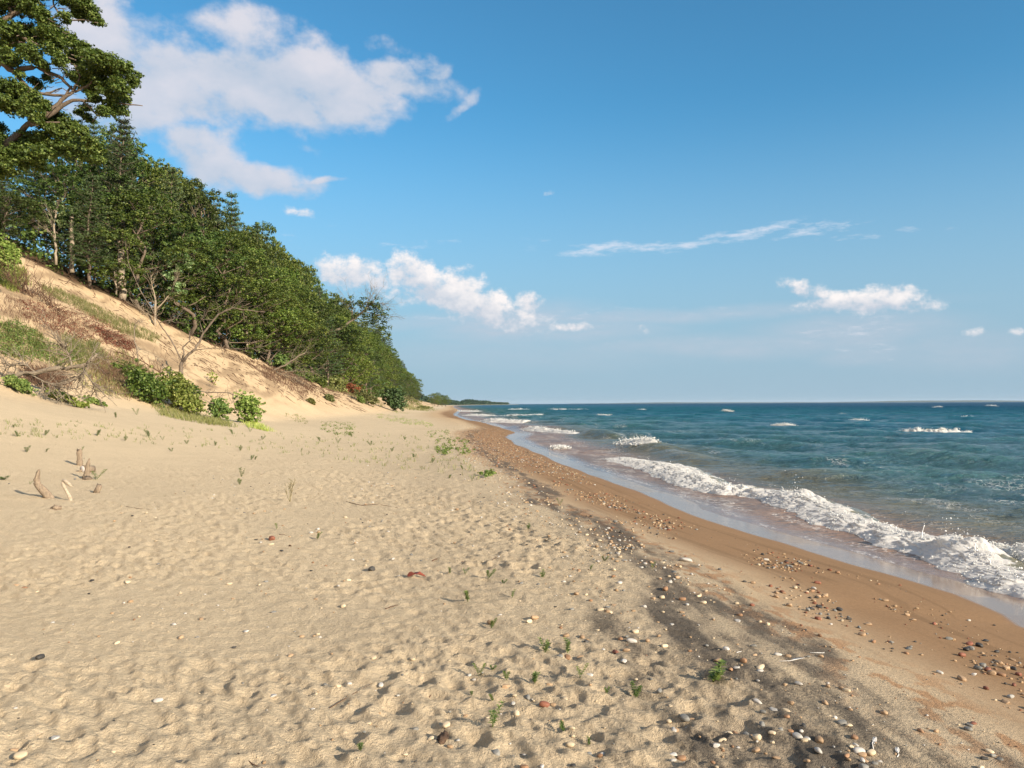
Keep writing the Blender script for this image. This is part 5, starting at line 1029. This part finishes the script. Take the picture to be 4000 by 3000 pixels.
SD = [(450,575,6,'seedling between the dead maple leaf and the pebbles'),(465,576,6,'low seedling right of the first sprout by the maple leaf'),(488,580,9,'upright seedling up the sand from the shell slivers'),(542,579,8,'seedling standing alone on the rippled sand'),(468,603,12,'leafy seedling with a white shell at its foot'),(512,599,7,'seedling on the shadowed ripple right of the leafy one'),
      (491,628,9,'seedling just below the oval tan stone'),(545,652,14,'tall thin seedling left of the forked one'),(568,653,13,'forked seedling among tan pebbles'),(479,676,12,'seedling on the lower beach left of the white chips'),(492,667,6,'small sprout right of the lower beach seedling'),(507,683,10,'pale sprout above the broad tan stone'),
      (534,684,13,'bushy dark seedling with pebbles at its base'),(580,680,12,'thin seedling beside two dark stones'),(636,696,14,'seedling by the white stones near the dark sand'),(472,697,5,'tiny sprout low on the left of the broad tan stone'),(493,702,8,'seedling just left of the broad tan stone'),(492,731,20,'tallest seedling, throwing a long shadow near the bottom'),
      (564,731,10,'seedling touching the long cream stone'),(607,696,7,'small grey green sprout in the dim sand'),(589,743,7,'faint sprout right of the blocky yellow stone'),(652,569,6,'seedling on the dark streak by the wet sand'),(604,562,6,'little seedling on the upper dark sand'),(361,754,9,'seedling alone at the bottom left of centre'),
      (317,540,7,'yellow green weed clump on the left pale sand'),(277,530,6,'small yellow sprout above the rust red stone'),(503,590-6,5,'tiny sprout on the ripple below the lone seedling'),(528,530,6,'green weed by the upper pebble field'),(590,612-40,5,'tiny sprout on the far dark streak'),(560,505,6,'seedling on the far edge of the dark streak')]
for i, (x, y, h_, lb) in enumerate(SD): seedling(x, y, h_, lb, i % 4)
seedling(712, 682, 16, 'broad bushy seedling, the largest, on the dark sand', 2, wid=1.9)
for i, (x, y, h_) in enumerate([(149,437,9),(163,440,5),(172,452,5),(14,428,5),(18,437,8),(36,432,5),(45,436,7),(27,452,8),(46,452,5),(82,451,5),(97,436,8),(125,441,7),(116,418,7),(137,415,8),(187,444,5),(215,446,6),(233,435,7),(250,432,8),(262,440,5),(240,451,7),(320,441,6),(338,444,7),(251,460,6),(240,470,4),(255,459,5),(301,452,5),(371,446,6),(392,452,6),(414,458,6),(422,470,5),(432,463,6),(405,440,5),(463,470,6),(472,482,6),(449,478,5),(240,485,8),(352,437,6),(30,495-10,4)]):
    rowd = 'upper' if y < 440 else ('middle' if y < 455 else 'lower')
    seedling(x, y, h_*.8, f'tiny beach plant, {_ord[i] if i < 20 else ordw(i)} of the {rowd} scatter, on smooth sand', i % 4, 'plant', 'tiny plants scattered over the upper beach')
# sparse stubble of grass tips over the upper beach
pts = slope_pts([(0,420),(120,424),(240,432),(330,436),(420,432),(470,450),(480,480),(400,470),(300,455),(160,445),(0,436)], 420, 44)
blades('sparse_sprouts', pts, .13, 4, OLIVE, 'thin scattered sprouts over the upper beach', 151, wd=.006, spread=.03)

# ------------------------------------------------------------------ driftwood group
def driftlog(name, pts, radii, label, cat, mat, dep, seed, n=14, ridges=.12, jag=0.0, origin=None):
    global rng; rng = np.random.default_rng(seed); P_ = np.array([at_depth(a, b, dep+(c if c else 0)) for a, b, c in pts]); b0 = P_[0].copy(); b0[2] = zg(b0[0], b0[1]); P_ = P_-b0
    L_ = np.arange(len(P_)); t_ = np.linspace(0, len(P_)-1, (len(P_)-1)*7+1); from_ = np.stack([np.interp(t_, L_, P_[:, i]) for i in range(3)], 1)
    from_[1:-1] = (from_[:-2]+2*from_[1:-1]+from_[2:])/4; rr = np.interp(t_, L_, radii); rr = rr*(1+.06*rng.normal(size=len(rr)))
    g = Geo(); g.tube(from_, rr, n); V = g.V[0]; m = len(from_); th = np.arange(n)*2*PI/n; rd = 1+ridges*np.sin(th*3+1)+ridges*.7*np.sin(th*5+seed)
    for i in range(m): V[i*n:(i+1)*n] = from_[i]+(V[i*n:(i+1)*n]-from_[i])*rd[:, None]
    if jag: V[(m-1)*n:m*n, 2] += rng.uniform(-jag, jag, n); V[(m-2)*n:(m-1)*n, 2] += rng.uniform(-jag*.3, jag*.3, n)
    V[:n, 2] -= .06; o = g.build(name, mat, None, True); o.location = b0; return tag(o, label, cat, 'driftwood stuck in the sand')
driftlog('driftwood', [(52,500,0),(44,491,0),(37.5,484.5,0),(36.8,479,0),(38,473.5,0),(39.3,469.5,0)], [.064, .060, .050, .044, .030, .012], 'bent driftwood trunk rising like an elbow from the sand, with a long shadow', 'driftwood', DRIFT, gp(52,499)[1], 201)
driftlog('driftwood', [(71,502,0),(69.5,496,0),(66,490,0),(63,484,0),(62.5,480.5,0)], [.032, .026, .024, .022, .014], 'slim forked pale driftwood stick right of the bent trunk', 'driftwood', DRIFTPALE, gp(71,501.5)[1], 202, 9)
_fk = bpy.data.objects['driftwood.001']; rng = np.random.default_rng(3); g = Geo(); b0 = np.array(_fk.location); dd_ = gp(71, 501.5)[1]
g.tube(np.array([at_depth(62.4, 480.2, dd_), at_depth(66, 481.5, dd_), at_depth(69.5, 484.5, dd_), at_depth(72, 487, dd_-.02)])-b0, [.022, .028, .03, .008], 8); o = g.build('broken_flap', DRIFTPALE, _fk, True)
driftlog('tree_stump', [(79.9,466,0),(79.8,460,0),(79.5,454,0),(79.6,449.8,0)], [.058, .054, .052, .046], 'upright weathered stump with a splintered top', 'stump', DRIFT, gp(80,465.5)[1], 203, 14, .1, .035)
driftlog('driftwood', [(86.5,479,0),(87,472,0),(88.3,464,0),(89.6,458.3,0)], [.062, .042, .030, .008], 'splintered root standing up in front of the stump', 'driftwood', DRIFT, gp(87,478.6)[1], 204, 12, .2)
# cut log end lying behind the root: bark ring, pale disc and a spike of wood
p = gp(82.8, 472); g = Geo(); s_ = p[1]/F; g.tube([(.10, .22, .03), (0, 0, .055)], [3.9*s_, 3.9*s_], 20); o = g.build('cut_log', DRIFT, None, True, loc=p); tag(o, 'cut log lying with its round pale end towards the viewer', 'log', 'driftwood stuck in the sand')
g = Geo(); g.tube([(-.0045, -.01, .0555), (-.008, -.018, .055)], [3.3*s_, 3.1*s_], 20); g.build('cut_face', mat_noise('cut_wood', (.42, .38, .36), (.58, .54, .52), 60), o)
g = Geo(); g.tube([(-.02, 0, .03), (-.09, -.01, .0), (-.16, -.02, .005)], [.03, .018, .004], 8); g.build('spike', DRIFT, o, True)
p = gp(98, 493.5); g = Geo(); s_ = p[1]/F
g.tube([(-3*s_, 0, -.03), (0, 0, 4.5*s_), (1.6*s_, 0, 8.0*s_)], [3.2*s_, 3.0*s_, 2.6*s_], 9); V = g.V[0]; V[:, 1] *= .6; V[18:27, 2] += np.random.default_rng(4).uniform(-.02, .02, 9); tag(g.build('driftwood', DRIFT, None, True, loc=p), 'short broken slab of driftwood leaning right in the sand', 'driftwood', 'driftwood stuck in the sand')
def knot(px_, py_, wpx, label, seed, mat=DRIFT, name='driftwood', cat='driftwood', flat=.6, el=.6, hole=0.3):
    p = gp(px_, py_); s = wpx*p[1]/F/2; V = IV3.copy(); n_ = fbm(V[:, 0]*3+seed, V[:, 1]*3+V[:, 2]*2, 4, seed)-.5; V = V*(1+hole*2.4*n_)[:, None]*np.array([1, el, flat])*s; a = seed*.7; ca, sa = math.cos(a), math.sin(a)
    V = np.stack([V[:, 0]*ca-V[:, 1]*sa, V[:, 0]*sa+V[:, 1]*ca, V[:, 2]+s*flat*.5], 1); g = Geo(); g.add(V, None, IT3)
    return tag(g.build(name, mat, None, True, loc=p), label, cat)
knot(56, 510, 9, 'small gnarled knot of wood in front of the bent trunk', 211, flat=.55, hole=.5)
knot(88, 479.5, 9, 'crumbling dark bark at the foot of the splintered root', 212, BARK, 'bark_piece', 'bark', .4, .7, .5)
knot(443, 740, 25, 'dark brown piece of bark beside a pink stone', 213, DARKBARK, 'bark_piece', 'bark', .28, .38, .35)
knot(75, 479, 4, 'small dark stone left of the splintered root', 214, SM['slate grey'], 'pebble', 'stone')
knot(290, 567-20, 3, 'tiny dark wood chip near the black pebbles', 215, DARKBARK, 'wood_chip', 'wood')
seedling(96, 480, 9, 'little leafy plant growing beside the splintered root', 1, 'plant', wid=1.4)
seedling(4, 480, 4, 'flat green sprig at the left edge of the picture', 3, 'plant', wid=3.0)
# dry branching weed standing on the sand
def sprig(px_, py_, hpx, label, seed, mat, name='dry_weed', cat='weed', n=7):
    global rng; rng = np.random.default_rng(seed); p = gp(px_, py_); h = hpx*p[1]/F; g = Geo()
    for k in range(n):
        a = rng.uniform(-1, 1); e = np.array([a*h*.35+.12*h, rng.normal()*h*.12, h*rng.uniform(.6, 1.0)]); br = wobble((0, 0, -.01), e, 7, .15); g.tube(br, np.linspace(.0035, .0018, 7), 4)
        for m in range(4): s0 = br[rng.integers(3, 7)]; g.tube([s0, s0+np.array([rng.normal()*.1*h, rng.normal()*.05*h, .16*h])], [.003, .0018], 4)
    return tag(g.build(name, mat, None, loc=p), label, cat)
sprig(290, 502, 21, 'tall dry branching weed standing alone on the pale sand', 221, mat_noise('dry_stems', (.16, .13, .06), (.28, .24, .12), 40))
sprig(241, 477, 8, 'small dry tuft far behind the branching weed', 222, mat_noise('dry_stems_2', (.10, .12, .05), (.2, .2, .1), 40), n=9)
# twigs, feathers, dead leaf
def stick(pts, rad, label, mat, name='twig', cat='twig', grp='twigs lying on the sand'):
    P_ = gp_many([a for a, b in pts], [b for a, b in pts]); P_[:, 2] += rad*.9; b0 = P_[0].copy(); g = Geo(); Q_ = np.array([P_[0]*(1-f)+P_[-1]*f if len(P_) == 2 else None for f in np.linspace(0, 1, 6)]) if len(P_) == 2 else P_
    Q_ = Q_+np.random.default_rng(int(pts[0][0])).normal(size=Q_.shape)*rad*.5; g.tube(Q_-b0, np.linspace(rad, rad*.4, len(Q_)), 6); return tag(g.build(name, mat, None, True, loc=b0), label, cat, grp)
for pts, rad, lb in [([(238,755),(252,762),(262,770)],.004,'forked dark twig near the bottom edge, left of centre'),([(25,742),(60,728),(76,722)],.003,'long straw coloured stem in the bottom left corner'),([(329,705),(352,694),(372,683)],.0025,'thin dark root on the ripple left of the seedlings'),([(470,645),(480,638),(490,633)],.002,'short thin stem beside the pale angular pebble'),
                     ([(429,694),(440,686)],.005,'thick short brown twig above the bark piece'),([(346,502),(362,506),(378,505),(398,508)],.006,'long crooked twig on the upper sand'),([(385,612-3),(398,606)],.005,'small dark bark strip below the red stone'),([(432,562),(441,557)],.006,'curled bark strip near the dead maple leaf'),([(279,536),(287,537)],.004,'short black stick right of the rust red stone'),
                     ([(448,559),(463,562)],.007,'flat brown bark strip on the ripples'),([(492,562),(501,556)],.003,'small dark stem right of the bark strip'),([(261,476),(268,472)],.008,'short thick twig far up the pale sand'),([(120,507),(140,510),(160,511)],.004,'thin twig right of the knotty wood'),([(320,758),(352,752)],.0022,'thin pale straw near the bottom')]:
    stick(pts, rad, lb, BROWNTWIG if 'pale' not in lb and 'straw' not in lb else DRIFTPALE)
def feather(pts, label, wd=.006):
    o = stick(pts, .0025, label, FEATHER, 'feather', 'feather', 'white feathers on the beach'); P_ = gp_many([a for a, b in pts], [b for a, b in pts]); P_[:, 2] += .007; b0 = P_[0].copy(); g = Geo(); d = P_[-1]-P_[0]; L_ = np.linalg.norm(d); d /= L_; s = np.cross(d, [0, 0, 1.]); V = []; Q = []
    for i in range(26):
        f = .45+.55*i/26; c = P_[0]-b0+d*L_*f; w_ = wd*math.sin(PI*min(1, (f-.42)/.6))**.6+.001
        for q in (-1, 1): j = len(V); V += [c, c+d*L_*.02, c+d*L_*.07+s*q*w_+np.array([0, 0, .003]), c+d*L_*.055+s*q*w_]; Q.append((j, j+1, j+2, j+3))
    g.add(np.array(V), np.array(Q)); g.build('vane', FEATHER, o); return o
feather([(779,660),(790,660.5),(803,657.5)], 'white quill feather on the border of the dark sand', .010)
feather([(810,652),(818,652.5),(824,652)], 'short white quill right of the longer feather', .004)
feather([(873,749),(872,744),(875,739)], 'small curled white feather in the lower dark sand', .008)
feather([(898,757),(899,753),(897,748)], 'small downy feather near the bottom of the dark sand', .008)
feather([(737,562+92),(741,651)], 'pale thread like feather on the orange sand', .003)
# dead maple leaf: lobed outline, cupped, standing on its points
rng = np.random.default_rng(5); p = gp(416, 578); s = 10*p[1]/F; th = np.linspace(0, 2*PI, 41)[:-1]; rad = .45+.55*np.abs(np.cos(th*2.5))**2.2; V = [np.array([0, 0, .35*s])]+[np.array([math.cos(a)*r_*s, math.sin(a)*r_*s*.7, s*(.35-.55*r_**1.5*(.6+.4*math.cos(3*a)))+.25*s]) for a, r_ in zip(th, rad)]
g = Geo(); g.add(np.array(V), None, [(0, 1+i, 1+(i+1) % 40) for i in range(40)]); o = g.build('dead_leaf', RUST, None, True, loc=p); tag(o, 'curled brown dead maple leaf on the rippled sand', 'leaf')
md = o.modifiers.new('solid', 'SOLIDIFY'); md.thickness = .0012
